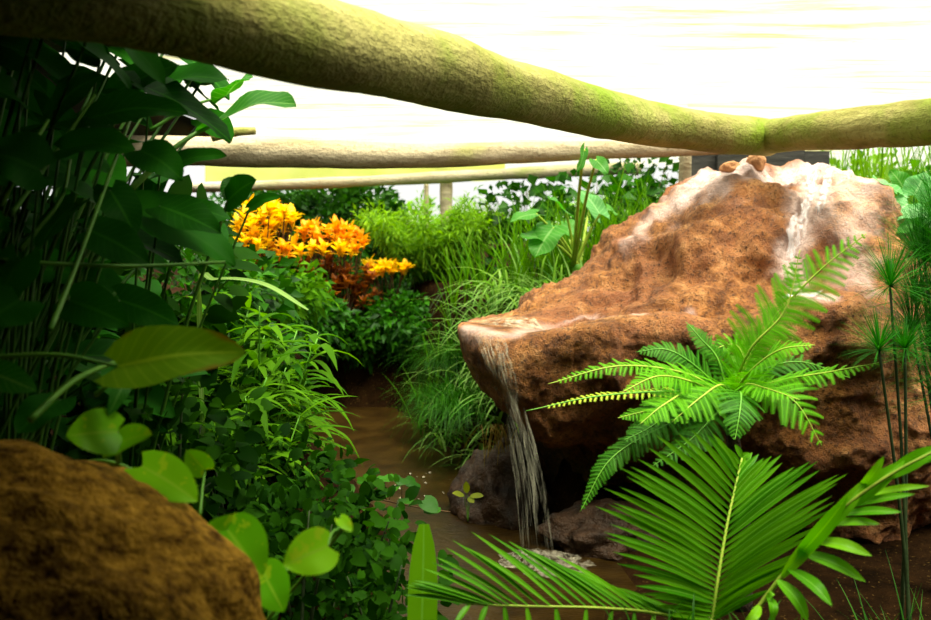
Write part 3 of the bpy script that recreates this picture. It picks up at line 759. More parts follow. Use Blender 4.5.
for k, (px, py, d, rx, rz, n, mt, lab) in enumerate((
    (400, 322, 7.8, .42, .26, 2200, 'bush', 'leafy dark shrub overhanging the head of the stream'),
    (345, 335, 7.75, .38, .2, 1300, 'cover', 'low dark shrub on the brown bank below the bronze croton leaves'),
    (440, 330, 7.5, .25, .25, 800, 'bush', 'leafy shrub right of the head of the stream, below the feathery bush'),
    (300, 315, 7.4, .4, .28, 1600, 'bush', 'leafy shrub just under the bronze croton leaves'),
    (262, 284, 6.35, .45, .2, 1300, 'lush', 'light green shrub under the yellow croton head'))):
    c = at(px, py, d)
    shrub('leafy_shrub', lab, 'shrub', [(c, (rx, .3, rz)), (c+Vector((.12, .1, -.1)), (rx*.8, .3, rz*.9))], n, .085, .042, mt, 50+k)
# crotons
def croton(label, heads, base, seed):
    r = random.Random(seed); root = thing('croton', label, 'croton', base)
    ms = MB()
    for (px, py, d, mt, size) in heads:
        p = at(px, py, d); b = base+Vector((r.uniform(-.1, .1), r.uniform(-.1, .1), 0))
        tube(ms, catmull([b, b.lerp(p, .55)+Vector((r.uniform(-.05, .05), 0, .05)), p], 9), lambda t: .011*(1-.6*t), 5)
        mb = MB(); m = 15
        for k in range(m):
            a = k*2.4+r.uniform(-.3, .3); el = r.uniform(.05, 1.25) if k > 3 else 1.3
            dd = Vector((math.cos(a)*math.cos(el), math.sin(a)*math.cos(el), math.sin(el)))
            leaf(mb, p+Vector((0, 0, -.06+.08*k/m)), dd, UP-dd*.3, size*r.uniform(.75, 1.15), size*.42, .35, 5, prof='broad', cols=3, fold=.3, var=r.random())
        o = mb.build('leaf_rosette', M[mt], root)
        if mt != 'croton': o['label'] = 'orange leaf rosette' if mt == 'crotono' else 'bronze-brown leaf rosette'
    ms.build('stem', M['twig'], root); return root
def heads(spec, seed):
    r = random.Random(seed); out = []
    for (px, py, d, mt, size, n, sx, sy) in spec:
        for _ in range(int(n*1.7)): out.append((px+r.uniform(-sx, sx), py+r.uniform(-sy, sy), d+r.uniform(-.18, .22), mt, size*r.uniform(.62, .9)))
    return out
c = at(265, 330, 6.7)
croton('croton with a big head of bright yellow leaves, just right of the dark foreground leaves', heads([(262, 218, 6.6, 'croton', .125, 12, 30, 10), (250, 238, 6.5, 'croton', .115, 9, 20, 12), (285, 222, 6.7, 'croton', .12, 5, 10, 8), (268, 250, 6.5, 'crotono', .105, 7, 24, 10), (275, 268, 6.5, 'crotond', .1, 5, 20, 8)], 3), gp(c.x, c.y), 3)
c = at(335, 340, 8.0)
croton('croton with orange top leaves and bronze-brown lower leaves', heads([(330, 234, 7.90, 'crotono', 0.147, 8, 26, 6), (322, 246, 7.80, 'croton', 0.136, 6, 34, 6), (352, 242, 7.90, 'crotono', 0.136, 4, 12, 6), (335, 268, 7.85, 'crotond', 0.136, 10, 34, 9), (348, 287, 7.80, 'crotond', 0.130, 11, 30, 9), (352, 305, 7.80, 'crotond', 0.119, 6, 22, 6)], 5), gp(c.x, c.y), 5)
c = at(388, 330, 8.1)
croton('small croton with a low flat row of yellow leaves by the feathery bush', heads([(388, 268, 8.0, 'croton', .125, 9, 20, 4)], 8), gp(c.x, c.y), 8)

# right hand slope behind the rock
for k, (px, py, d, L, n, lab, lean) in enumerate((
    (512, 290, 5.7, .5, 150, 'pale striped grass clump arching down beside the rock ledge', (-.75, -.35, 0)),
    (552, 285, 5.9, .5, 130, 'pale striped grass clump draped over the left shoulder of the rock', (-.6, -.5, 0)),
    (485, 298, 6.2, .6, 120, 'pale striped grass clump farthest left on the slope, above the stream', (-.6, -.3, .1)))):
    p = under(px, py, d)
    grass('striped_grass', lab, 'grass', p, n, L, .028, 'palegrass', 60+k, (.12, .12), lean, 2.1, group=None, parts=1)
for k, (px, d, L, n, lab) in enumerate(((545, 6.6, .8, 110, 'green grass clump on the slope under the long-stalked plant'), (600, 6.6, .85, 120, 'green grass clump rising behind the left slope of the rock'), (470, 7.0, .55, 80, 'green grass clump low on the slope right of the feathery bush'),
    (625, 7.2, 1.05, 120, 'tall green grass clump left of the post by the rock top'), (668, 7.0, 1.05, 120, 'tall green grass clump around the post by the rock top'))):
    p = under(px, 250, d)
    grass('green_grass', lab, 'grass', p, n, L, .02, 'grass', 70+k, (.22, .18), (-.15, -.1, .3), 1.0, vertical=1.5)
p = under(577, 272, 6.2)
root = thing('long_stalked_plant', 'large-leaved plant with long pale stalks rising behind the rock slope', 'plant', p)
b0 = at(577, 264, 6.2); ms = MB(); tube(ms, catmull([p, p.lerp(b0, .5), b0], 8), .03, 8); ms.build('stem', M['petiole'], root)
for k, (ba, ti, wp, mt, nrm) in enumerate((
    ((584, 150, 5.3), (577, 172, 5.25), 14, 'taro', (1, -.6, .3)), ((596, 160, 5.4), (608, 174, 5.3), 15, 'taro', (-.2, -.8, .6)),
    ((600, 214, 6.1), (580, 190, 6.0), 22, 'cabbage', (0, .3, 1)), ((566, 212, 6.1), (548, 196, 6.0), 22, 'taro', (0, -.5, 1)),  # first leaf here takes the pale colour to paint light on it
    ((536, 214, 6.0), (510, 222, 5.9), 22, 'taro', (0, -.4, 1)), ((553, 228, 6.0), (535, 258, 5.85), 36, 'taro', (-.4, -.8, .5)),
    ((548, 240, 6.0), (520, 236, 5.9), 22, 'taro', (-.1, -.6, 1)), ((590, 205, 6.4), (618, 214, 6.5), 24, 'taro', (.2, -.5, 1)), ((560, 225, 6.4), (575, 236, 6.3), 26, 'taro', (0, -.7, .8)))):
    bigleaf(root, ba, ti, wp, mt, nrm, pr=.013, seed=k, wave=.07, var=.4+.06*k, origin=(577+k-4, 266, 6.2), pmat='rachis')
# fine weeping tufts on the stream bank right of the water
for k, (px, py, d, L, n, lab) in enumerate(((452, 392, 6.5, .5, 420, 'fine weeping grass tuft on the bank, upper one right of the stream'), (462, 440, 5.7, .52, 420, 'fine weeping grass tuft hanging to the water left of the dark boulder'), (440, 425, 6.3, .4, 260, 'fine weeping grass tuft dipping into the stream'))):
    p = under(px, py, d); p.z = at(px, py-28, d).z-.02
    grass('weeping_grass', lab, 'grass', p, n, L, .006, 'finegrass', 80+k, (.07, .07), (-.45, -.4, 0), 2.6, onground=False, cols=2)
p = at(500, 425, 4.75)
grass('dry_root_tuft', 'straw coloured dry tuft hanging under the ledge beside the falling water', 'grass', p, 46, .36, .006, 'straw', 88, (.05, .03), (-.1, -.3, -.9), 3.2, onground=False, vertical=.2, cols=2)
p = at(468, 506, 4.5); root = thing('seedling', 'small yellow-green seedling at the water\'s edge by the dark boulder', 'plant', Vector((p.x, p.y, .0)))
for k, (tx, ty) in enumerate(((452, 493), (466, 481), (474, 503), (484, 496))):
    bigleaf(root, (467+(tx-467)*.2, 496+(ty-496)*.2, 4.5), (tx, ty, 4.47), 7, 'seed', (0, -.7, .8), 'broad', 0, pr=.002, seed=k, rows=5, cols=3)
# ------------------------------------------------------------------ right side
p = under(745, 560, 3.25); root = thing('tree_fern', 'bright green tree fern growing in front of the orange rock', 'fern', p)
crown = at(728, 402, 3.2); mb = MB()
tube(mb, catmull([p, p.lerp(crown, .5)+Vector((.02, 0, 0)), crown], 14), lambda t: .035-.012*t, 9); mb.build('trunk', M['bark'], root)
FR = [ # points (px,py,d), half width m, material, normal, seed
 ([(728,402,3.2),(690,375,3.1),(620,366,3.0),(548,384,2.95)], .062, 'fern', (0,-.75,.9), 1),
 ([(728,402,3.2),(680,392,3.05),(600,396,2.95),(526,411,2.9)], .034, 'ferny', (0,-.6,1), 2),
 ([(728,402,3.2),(700,370,3.15),(668,350,3.15),(636,352,3.15)], .075, 'fernd', (0,-.8,.8), 3),
 ([(728,402,3.2),(718,360,3.2),(700,338,3.22),(686,322,3.25)], .05, 'fernd', (.2,-.9,.5), 4),
 ([(728,402,3.2),(765,330,3.15),(815,275,3.1),(866,234,3.05)], .15, 'fern', (-.25,-.85,.75), 5),
 ([(728,402,3.2),(750,350,3.05),(785,310,3.0),(800,250,3.0)], .09, 'fern', (-.2,-.8,.8), 13),
 ([(728,402,3.2),(700,385,3.0),(660,376,2.9),(622,392,2.8)], .085, 'fern', (0,-.7,.9), 14),
 ([(728,402,3.2),(740,392,2.95),(740,410,2.85),(735,440,2.8)], .1, 'fernd', (0,-.9,.5), 15),
 ([(728,402,3.2),(760,372,3.2),(800,362,3.2),(850,378,3.2)], .085, 'fernd', (0,-.5,1), 16),
 ([(728,402,3.2),(690,400,3.1),(650,410,3.0),(618,418,2.95)], .08, 'fern', (0,-.65,.9), 17),
 ([(728,402,3.2),(695,390,3.0),(665,404,2.85),(640,424,2.8)], .1, 'fern', (0,-.6,.9), 18),
 ([(728,402,3.2),(750,372,3.0),(780,350,2.9),(815,345,2.85)], .085, 'fern', (.1,-.6,.9), 19),
 ([(728,402,3.2),(715,415,3.0),(690,440,2.9),(650,468,2.85)], .09, 'fernd', (-.3,-.8,.6), 20),
 ([(728,402,3.2),(775,382,3.1),(830,372,3.0),(885,362,2.9)], .08, 'fern', (0,-.45,1), 6),
 ([(728,402,3.2),(760,388,3.05),(795,402,2.95),(822,446,2.9)], .15, 'fern', (.35,-.9,.5), 7),
 ([(728,402,3.2),(690,392,3.05),(655,424,2.95),(625,440,2.9)], .11, 'fernd', (-.2,-.7,.9), 8),
 ([(728,402,3.2),(670,424,3.05),(612,458,2.95),(580,512,2.9)], .075, 'fernd', (-.4,-.8,.6), 9),
 ([(728,402,3.2),(722,385,3.0),(700,398,2.9),(672,422,2.85)], .13, 'fern', (0,-.7,.9), 10),
 ([(728,402,3.2),(745,385,3.0),(765,388,2.9),(800,400,2.8)], .09, 'fern', (.1,-.6,.9), 11),
 ([(728,402,3.2),(745,370,3.3),(735,345,3.35),(705,352,3.3)], .1, 'fern', (0,-.8,.7), 12)]
for pts, hw, mt, nrm, sd in FR:
    f_ = frond(root, [P_(q) for q in pts], hw, mt, nrm, npin=27 if hw < .12 else 34, nleaf=24, fwd=.6, seed=sd, droop=.5, rmat='rachis' if mt == 'fern' else 'petiole')
    if mt == 'ferny': f_['label'] = 'yellow-green narrow frond'
# front palm
p = under(712, 640, 2.3); root = thing('young_palm', 'young palm in the bottom foreground with one broad frond raised towards the rock', 'palm', Vector((p.x, 2.3, gp(p.x, 2.3).z)))
b0 = world_loc(root)+Vector((0, 0, .02)); j0 = at(712, 618, 2.2); ms = MB(); tube(ms, catmull([b0, b0.lerp(j0, .5), j0], 10), lambda t: .014-.005*t, 7); ms.build('stalk', M['rachis'], root)
palmfrond(root, [(712,620,2.2),(718,578,2.22),(728,520,2.28),(742,458,2.36)],
    [(668,612,2.1),(632,586,2.02),(606,540,2.0),(606,500,2.02),(622,472,2.08),(650,447,2.16),(690,432,2.25),(735,448,2.36)],
    [(775,582,2.05),(806,555,2.05),(834,505,2.12),(838,474,2.2),(800,464,2.28),(766,455,2.34),(746,452,2.37)], 30, 26, .0165, 'palm', 3, .0062)
# low frond to the left along the lower edge
palmfrond(root, [(712,628,2.2),(660,614,2.12),(600,608,2.04),(520,606,1.98),(470,604,1.94)],
    [(655,604,2.12),(612,590,2.1),(572,570,2.08),(532,548,2.05),(495,535,2.02),(462,540,1.98),(435,556,1.95),(412,580,1.92),(408,598,1.9)],
    [(690,650,2.1),(600,650,2.0),(450,630,1.9)], 28, 12, .013, 'palm', 5, .005, nrm=(0, -.6, 1), lr=(.05, 1))
# right palm shoot with broad leaflets
p = Vector((.62, 1.95, 0)); p = gp(p.x, p.y); root = thing('palm_shoot', 'pale green palm shoot with broad pointed leaflets leaning to the right edge', 'palm', p)
j0 = at(748, 622, 1.95); ms = MB(); tube(ms, catmull([p+Vector((0, 0, .02)), p.lerp(j0, .5)+Vector((.01, 0, 0)), j0], 10), .008, 7); ms.build('stalk', M['rachis'], root)
fr = palmfrond(root, [(748,622,1.95),(790,566,1.93),(835,515,1.9),(890,475,1.87),(945,446,1.85)], None, None, 0, 0, .02, 'palmbright', 7, .006)
LL = [((782,577),(842,500),.03),((795,560),(848,496),.032),((815,538),(868,478),.03),((838,512),(905,460),.034),((850,503),(884,456),.022),((885,478),(940,446),.034),
 ((900,470),(952,452),.02),((760,606),(742,628),.02),((772,592),(765,598),.012),
 ((778,580),(808,622),.032),((788,568),(832,606),.032),((802,552),(866,582),.03),((812,540),(872,556),.028),((826,524),(880,524),.02),((835,515),(902,512),.02),((846,507),(915,494),.017),((862,496),(930,486),.015),((768,595),(772,622),.02)]
r = random.Random(2)
for k, (a, e, W_) in enumerate(LL):
    mb = MB()
    A = at(*a, 1.93); E = at(*e, 1.86+r.uniform(-.05, .05)); m1 = A.lerp(E, .5)+Vector((0, -.02, .012))
    leafpts(mb, catmull([A, m1, E], 10), Vector((.1, -.8, .7)), W_*1.05, 'broad', .22, cols=5, var=r.random())
    mb.build('leaflet', M['palmbright'], fr)
# strap leaf plant
p = under(426, 640, 2.05); root = thing('strap_leaf', 'single upright light green strap leaf with a blunt tip at the bottom edge', 'leaf', Vector((p.x, 2.05, gp(p.x, 2.05).z)))
b0 = world_loc(root); t0 = at(424, 524, 2.05); mb = MB(); leafpts(mb, catmull([b0, b0.lerp(t0, .5)+Vector((-.01, 0, 0)), t0], 18), Vector((.15, -1, .2)), .07, 'strap', .12, cols=7, var=.7); mb.build('blade', M['palmbright'], root)
# papyrus
def papyrus(label, base, tops, seed, n=90, L=.2):
    r = random.Random(seed); root = thing('papyrus', label, 'papyrus', base)
    for q, (px, py, d, k) in enumerate(tops):
        t = at(px, py, d); b = base+Vector((r.uniform(-.05, .05), r.uniform(-.05, .05), .01)); ms = MB()
        tube(ms, catmull([b, b.lerp(t, .5)+Vector((.01, 0, 0)), t], 12), lambda u: .0075-.003*u, 6); st = ms.build('stem', M['darkstem'], root)
        mb = MB()
        for i in range(n):
            a = r.uniform(0, 2*PI); el = r.uniform(-.25, 1.45); d_ = Vector((math.cos(a)*math.cos(el), math.sin(a)*math.cos(el), math.sin(el)))
            leafpts(mb, arc(t, d_, L*k*r.uniform(.7, 1.1), .5, 4), UP+rdir(r)*.3, .0034, 'grass', 0, cols=2, var=r.random())
        mb.build('umbel', M['papyrus'], st)
    return root
p = under(915, 560, 3.0)
papyrus('papyrus with three dark stems and mop heads at the right, over the rock', p, [(890,286,3.0,1.0),(879,350,2.9,.8),(905,349,2.95,.8)], 4, 190)
p = under(955, 540, 3.3)
papyrus('dense papyrus clump cut by the right edge behind the dark stems', p, [(925,262,3.4,1.1),(945,250,3.3,1.2),(935,300,3.3,1.2),(960,280,3.2,1.2),(915,300,3.5,1.0),(950,330,3.2,1.2),(930,350,3.3,1.1),(955,375,3.1,1.2),(938,400,3.2,1.0),(918,255,3.5,1.1),(935,225,3.5,1.1),(948,215,3.3,1.2),(912,330,3.5,1.0)], 9, 260, .25)
# blue green broad leaves upper right
p = under(915, 300, 5.2); root = thing('broad_leaf_plant', 'pale blue-green broad-leaved plant at the upper right beside the rock', 'plant', p)
for k, (ba, ti, wp, nrm, mt) in enumerate((((908,204,4.7),(884,222,4.6),34,(-.3,-.8,.6),'cabbage'),((914,195,4.8),(925,172,4.75),34,(.1,-1,.2),'cabbage'),((898,192,4.8),(872,178,4.7),26,(-.2,-.5,.9),'cabbage'),
    ((905,190,4.9),(890,170,4.9),22,(-.2,-.9,.5),'taro'),((920,212,4.7),(935,228,4.6),32,(.3,-.8,.6),'cabbage'),((902,214,4.7),(895,234,4.55),30,(0,-.9,.5),'taro'),((930,196,4.8),(950,186,4.8),36,(.3,-.8,.5),'cabbage'),((912,208,4.75),(914,240,4.65),30,(.2,-.9,.5),'taro'),((893,200,4.9),(872,205,4.85),24,(-.3,-.6,.8),'taro'))):
    bigleaf(root, ba, ti, wp, mt, nrm, pr=.008, seed=k, wave=.09, var=.3+.07*k)
for k, (px, py, d, n, lab) in enumerate(((850, 168, 7.2, 90, 'bright reedy grass clump just right of the dark boards'), (890, 165, 7.0, 100, 'bright reedy grass clump behind the blue-green leaves'), (930, 160, 6.8, 100, 'bright reedy grass clump at the right edge under the log beam'))):
    p = under(px, py, d)
    grass('reed_grass', lab, 'grass', p, n, 1.35, .03, 'far', 160+k, (.25, .2), (0, -.1, .8), .8, vertical=1.8)
for k, (px, py, d, rx, rz, n, lab) in enumerate(((870, 190, 7.6, .6, .3, 900, 'light green bush behind the right end of the rock top'), (945, 230, 6.2, .45, .5, 900, 'green bush at the right edge behind the papyrus'))):
    c = at(px, py, d); shrub('green_bush', lab, 'bush', [(c, (rx, .35, rz)), (c-Vector((0, 0, .35)), (rx, .4, .4))], n, .11, .05, 'far' if k == 0 else 'lush', 170+k)
p = under(925, 560, 2.6); grass('dark_grass', 'dark grass tuft in the shade at the lower right edge', 'grass', p, 60, .4, .008, 'finegrass', 91, (.08, .08), (-.1, 0, .4), .8)
p = under(715, 640, 2.0); p.z = at(715, 640, 2.0).z
grass('grass_sprig', 'short green sprig in front of the foot of the young palm', 'grass', p, 34, .1, .008, 'finegrass', 92, (.1, .03), (0, -.1, .3), .9, onground=False)
# ------------------------------------------------------------------ left foreground
# heart-leaved vine around the brown boulder
p = at(250, 640, 1.75); root = thing('heart_leaf_vine', 'yellow-green heart-leaved vine trailing around the brown corner boulder', 'vine', Vector((p.x, p.y, p.z)))
vine = [(60,470,1.72),(110,462,1.68),(180,500,1.66),(235,560,1.64),(290,570,1.66),(345,525,1.7)]
ms = MB(); tube(ms, catmull([world_loc(root)]+[P_(q) for q in vine[::-1]], 40), .004, 6); ms.build('stem', M['petiole'], root)
for k, (ba, ti, wp, org, nrm, v) in enumerate((
    ((118,432,1.55),(66,436,1.5),52,(120,462,1.68),(.2,-.9,.6),.5), ((112,446,1.56),(152,434,1.5),36,(118,462,1.68),(0,-.75,.7),.6),
    ((142,466,1.56),(198,502,1.5),50,(150,482,1.67),(.2,-.8,.7),.55), ((228,530,1.55),(262,578,1.5),60,(238,560,1.64),(.2,-.95,.4),.15), ((238,540,1.6),(206,526,1.52),44,(240,558,1.64),(-.1,-.9,.5),.2),
    ((328,546,1.55),(283,566,1.5),48,(336,530,1.7),(.1,-.95,.4),.85), ((340,518,1.58),(352,532,1.55),14,(345,520,1.7),(.3,-.9,.4),.9), ((262,570,1.6),(284,612,1.55),44,(255,565,1.65),(.1,-.9,.4),.1),((205,470,1.75),(186,450,1.7),26,(200,515,1.66),(0,-.9,.5),.3))):
    bigleaf(root, ba, ti, wp, 'pothos', nrm, 'heart', .16, .05, .16, .02, org, .003, k, v)
# tall dark large-leaved plants on the left
def pt(*q): return q
p1 = gp(-1.05, 1.95); A_ = thing('large_leaf_plant', 'tall dark plant with big glossy leaves, nearest the left edge', 'plant', p1)
p2 = gp(-1.0, 2.55); B_ = thing('large_leaf_plant', 'tall large-leaved plant reaching its lit leaves over the pale level beam', 'plant', p2)
p3 = gp(-1.15, 1.7); D_ = thing('large_leaf_plant', 'plant with one yellowing brown-edged leaf stretched out above the vine', 'plant', p3)
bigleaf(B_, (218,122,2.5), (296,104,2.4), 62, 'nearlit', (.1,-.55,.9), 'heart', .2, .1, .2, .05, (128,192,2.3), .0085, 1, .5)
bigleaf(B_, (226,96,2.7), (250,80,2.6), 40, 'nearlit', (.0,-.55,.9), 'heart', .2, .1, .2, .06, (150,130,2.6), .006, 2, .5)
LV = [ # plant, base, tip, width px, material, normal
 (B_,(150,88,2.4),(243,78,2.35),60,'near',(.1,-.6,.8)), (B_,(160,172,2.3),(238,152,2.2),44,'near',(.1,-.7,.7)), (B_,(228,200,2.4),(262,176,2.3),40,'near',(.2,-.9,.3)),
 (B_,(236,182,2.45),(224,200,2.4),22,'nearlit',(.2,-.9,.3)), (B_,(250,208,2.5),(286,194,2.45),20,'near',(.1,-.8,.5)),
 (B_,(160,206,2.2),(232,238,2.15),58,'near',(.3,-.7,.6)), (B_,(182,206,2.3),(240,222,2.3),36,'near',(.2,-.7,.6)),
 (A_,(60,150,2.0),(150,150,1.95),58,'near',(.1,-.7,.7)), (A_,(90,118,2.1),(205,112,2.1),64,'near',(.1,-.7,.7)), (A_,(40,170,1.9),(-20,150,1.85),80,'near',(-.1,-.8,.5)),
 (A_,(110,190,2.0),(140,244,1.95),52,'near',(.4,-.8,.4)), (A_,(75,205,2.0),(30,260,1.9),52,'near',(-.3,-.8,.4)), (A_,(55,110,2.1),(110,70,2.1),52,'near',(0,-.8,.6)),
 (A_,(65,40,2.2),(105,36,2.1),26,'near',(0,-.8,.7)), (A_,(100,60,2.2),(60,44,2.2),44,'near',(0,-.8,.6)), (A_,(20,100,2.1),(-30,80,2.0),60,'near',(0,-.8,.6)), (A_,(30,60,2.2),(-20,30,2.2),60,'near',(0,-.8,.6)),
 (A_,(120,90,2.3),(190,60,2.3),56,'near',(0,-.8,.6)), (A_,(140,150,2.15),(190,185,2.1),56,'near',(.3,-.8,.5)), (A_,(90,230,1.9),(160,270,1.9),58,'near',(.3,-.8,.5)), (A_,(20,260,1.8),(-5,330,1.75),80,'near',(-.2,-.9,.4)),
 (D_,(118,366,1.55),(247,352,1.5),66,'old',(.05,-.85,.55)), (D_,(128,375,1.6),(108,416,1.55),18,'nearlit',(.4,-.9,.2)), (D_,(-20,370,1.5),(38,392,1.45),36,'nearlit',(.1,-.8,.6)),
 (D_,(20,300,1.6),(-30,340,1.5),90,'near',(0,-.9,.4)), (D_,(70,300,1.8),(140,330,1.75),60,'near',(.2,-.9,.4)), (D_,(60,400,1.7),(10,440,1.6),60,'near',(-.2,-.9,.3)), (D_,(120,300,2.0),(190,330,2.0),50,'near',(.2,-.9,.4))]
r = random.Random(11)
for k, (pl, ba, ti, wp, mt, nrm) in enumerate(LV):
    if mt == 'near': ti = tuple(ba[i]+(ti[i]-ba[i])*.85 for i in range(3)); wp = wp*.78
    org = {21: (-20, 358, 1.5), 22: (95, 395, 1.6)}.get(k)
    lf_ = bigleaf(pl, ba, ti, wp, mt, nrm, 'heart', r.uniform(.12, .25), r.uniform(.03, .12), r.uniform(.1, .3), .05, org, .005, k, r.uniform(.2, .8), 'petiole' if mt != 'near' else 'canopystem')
    if mt == 'old': lf_['label'] = 'yellowing leaf with brown edge'
c = at(190, 292, 4.4)
shrub('leafy_shrub', 'bushy green shrub on the left bank behind the tall arching lance leaves', 'shrub', [(c, (.5, .35, .25)), (c-Vector((0, .1, .3)), (.55, .35, .3))], 2200, .09, .05, 'bush', 302)
c = at(90, 270, 3.4)
shrub('shade_bush', 'dark bush in deep shade behind the stalks at the left', 'bush', [(c, (.6, .3, .35)), (c-Vector((.1, 0, .5)), (.6, .3, .4))], 900, .12, .08, 'cover', 301, tinyleaf=False)
# bare stalks leaning through the dark leaves
ms = MB()
for pts in ([(0,260,1.8),(60,264,1.85),(140,266,1.95),(225,262,2.1)], [(10,215,1.9),(50,160,2.0),(95,95,2.1)], [(50,330,1.6),(80,255,1.8),(130,120,2.2)], [(0,205,1.9),(30,150,1.9),(48,120,2.0)], [(30,420,1.5),(75,380,1.6),(120,360,1.7)], [(20,250,1.9),(60,200,2.0),(70,160,2.1)]):
    tube(ms, catmull([P_(q) for q in pts], 20), lambda t: .006-.002*t, 6)
ms.build('stalk', M['petiole'], A_)
# filler canopy leaves of the nearest plant, in the dark upper left
def canopy(name, label, x0, x1, y0, y1, z0, z1, n, seed, base):
    r = random.Random(seed); root = thing(name, label, 'plant', base); ms = MB()
    for k in range(n):
        p = Vector((r.uniform(x0, x1), r.uniform(y0, y1), r.uniform(z0, z1))); a = r.uniform(-1.6, 1.2); d = Vector((math.cos(a), math.sin(a)*.8-.2, r.uniform(-.5, .2)))
        mb = MB(); L = r.uniform(.15, .3); leaf(mb, p, d, Vector((0, -.5, 1))+rdir(r)*.4, L, L*.55, r.uniform(.3, .9), 8, prof='heart', back=.2, fold=.2, wave=.05, cols=5, var=r.random(), seed=k)
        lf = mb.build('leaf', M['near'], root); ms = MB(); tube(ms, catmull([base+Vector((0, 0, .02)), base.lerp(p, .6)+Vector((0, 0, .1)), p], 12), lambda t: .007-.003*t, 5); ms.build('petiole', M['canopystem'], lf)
    return root
canopy('canopy_plant', 'tall shadowy plant whose leaves fill the dark top left corner', -1.75, -.78, 1.95, 2.9, 1.4, 2.12, 90, 41, gp(-1.3, 2.0))
canopy('canopy_plant', 'shadowy large-leaved plant behind the yellowing leaf at the left edge', -1.9, -.98, 1.9, 2.9, .7, 1.45, 60, 42, gp(-1.4, 2.4))
canopy('canopy_plant', 'shadowy large-leaved plant farther back at the left, below the pale level beam', -2.5, -1.4, 2.8, 3.8, .7, 1.95, 80, 43, gp(-1.8, 3.3))
# ginger like shrubs with narrow arching leaves
for k, (px, py, d, L, n, mt, lab) in enumerate((
    (225, 400, 3.3, .42, 150, 'grass', 'clump of arching lance leaves right of the yellowing leaf'), (265, 360, 4.0, .45, 150, 'lush', 'lighter clump of arching lance leaves below the yellow croton'),
    (215, 330, 3.7, .5, 130, 'grass', 'taller clump of arching lance leaves behind the large-leaved plants'), (268, 420, 4.3, .36, 110, 'lush', 'clump of arching lance leaves hanging over the left edge of the stream'))):
    p = under(px, py, d); r = random.Random(200+k)
    root = thing('lance_leaf_clump', lab, 'plant', p); ms = MB(); mb = MB(); top = at(px, py, d).z
    for q in range(16):
        a = r.uniform(0, 2*PI); b = p+Vector((r.gauss(0, .12), r.gauss(0, .12), 0)); A = arc(b, (math.cos(a)*.3, math.sin(a)*.3, 1), max(.25, (top-p.z)*r.uniform(.8, 1.35)), .35, 8); tube(ms, A, lambda t: .006-.003*t, 5)
        for i in range(n//10):
            t = r.uniform(.25, 1); x = t*8; j = min(int(x), 7); pp = A[j].lerp(A[j+1], x-j); aa = r.uniform(0, 2*PI)
            d_ = Vector((math.cos(aa), math.sin(aa), r.uniform(.1, .8))); leaf(mb, pp, d_, UP, L*r.uniform(.35, .75), L*.075*r.uniform(.8, 1.3), r.uniform(.8, 1.9), 6, prof='lance', cols=3, fold=.3, var=min(1, max(0, r.gauss(.5, .25))))
    mb.build('foliage', M[mt], root); ms.build('stem', M['petiole'], root)
for k, (pts, W_, lab) in enumerate((([(200,296,3.2),(215,280,3.1),(262,284,3.05),(308,310,3.0)], .026, 'long pale arching blade below the yellow croton'), ([(285,425,3.9),(310,424,3.85),(345,436,3.8),(364,468,3.8)], .024, 'single long blade arching over the brown stream'))):
    b = under(*pts[0]); mb = MB(); leafpts(mb, catmull([b]+[P_(q) for q in pts], 26), Vector((0, -.3, 1)), W_, 'strap' if k == 0 else 'lance', .25, cols=3, var=.7)
    root = thing('arching_blade', lab, 'grass', b); mb.build('blade', M['palegrass' if k == 0 else 'grass'], root)
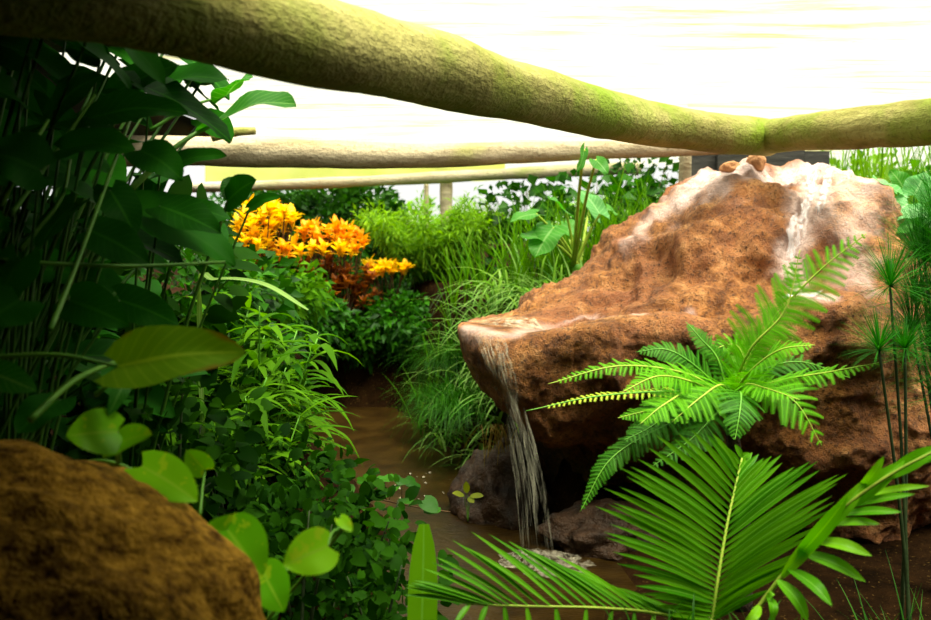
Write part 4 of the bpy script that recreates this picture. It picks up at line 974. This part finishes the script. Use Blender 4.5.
# low cover on the left bank
for k, (px, py, d, rx, rz, n, L, mt, lab) in enumerate((
    (240, 470, 3.0, .3, .16, 420, .055, 'cover', 'dark ground cover right of the middle heart-shaped leaves'), (300, 480, 3.2, .3, .14, 420, .06, 'cover', 'ground cover with small pale leaves on the left bank, above the brightest heart leaf'),
    (310, 540, 2.6, .3, .12, 420, .055, 'cover', 'dark ground cover around the brightest heart leaf'), (365, 520, 2.9, .2, .12, 260, .06, 'cover', 'ground cover at the bank edge left of the strap leaf'),
    (230, 430, 3.5, .34, .2, 520, .07, 'cover', 'small-leaved bush between the yellowing leaf and the stream'), (170, 420, 2.6, .3, .2, 400, .07, 'cover', 'dark small-leaved bush above the left pair of heart leaves'), (390, 590, 2.4, .2, .1, 260, .05, 'cover', 'dark ground cover at the bottom edge left of the strap leaf'))):
    c = at(px, py, d)
    shrub('ground_cover', lab, 'ground cover', [(c, (rx, .3, rz)), (c-Vector((.05, 0, .14)), (rx, .35, rz)), (c-Vector((.05, -.05, .32)), (rx, .35, rz))], int(n*1.7), L*.8, L*.62, mt, 220+k, stems=6, tinyleaf=False)
p = under(330, 520, 3.2); root = thing('creeper_sprig', 'creeper sprig with rounded leaves reaching out over the brown stream', 'creeper', p)
tw = [(330,500,3.3),(370,498,3.5),(410,506,3.6),(450,512,3.7)]
ms = MB(); tube(ms, catmull([p]+[P_(q) for q in tw], 24), .003, 5); ms.build('stem', M['twig'], root)
r = random.Random(5)
for k, (x, y) in enumerate(((345,486),(362,478),(376,492),(392,488),(404,498),(416,482),(424,500),(384,476),(358,500),(436,506),(402,478),(340,474))):
    d = 3.35+.003*(x-340); bigleaf(root, (x, y, d), (x+r.uniform(-14, 14), y+r.uniform(4, 14), d-.04), 19, 'bush', (r.uniform(-.3, .3), -.6, .9), 'heart', .15, .05, .1, .02, (x+r.uniform(-6, 6), 500, d+.05), .0015, k, r.random(), 'twig', rows=6, cols=5)

mb = MB(); a = at(281, 416, 3.85); e = at(296, 404, 3.8); leafpts(mb, catmull([a, a.lerp(e, .5)+Vector((0, 0, .01)), e], 6), Vector((0, -.8, .6)), .03, 'broad', .25, cols=3, var=.8)
o = mb.build('yellow_leaf', M['croton']); tag(o, 'small bright yellow leaf caught in the arching leaves at the left edge of the stream', 'leaf'); recenter(o)
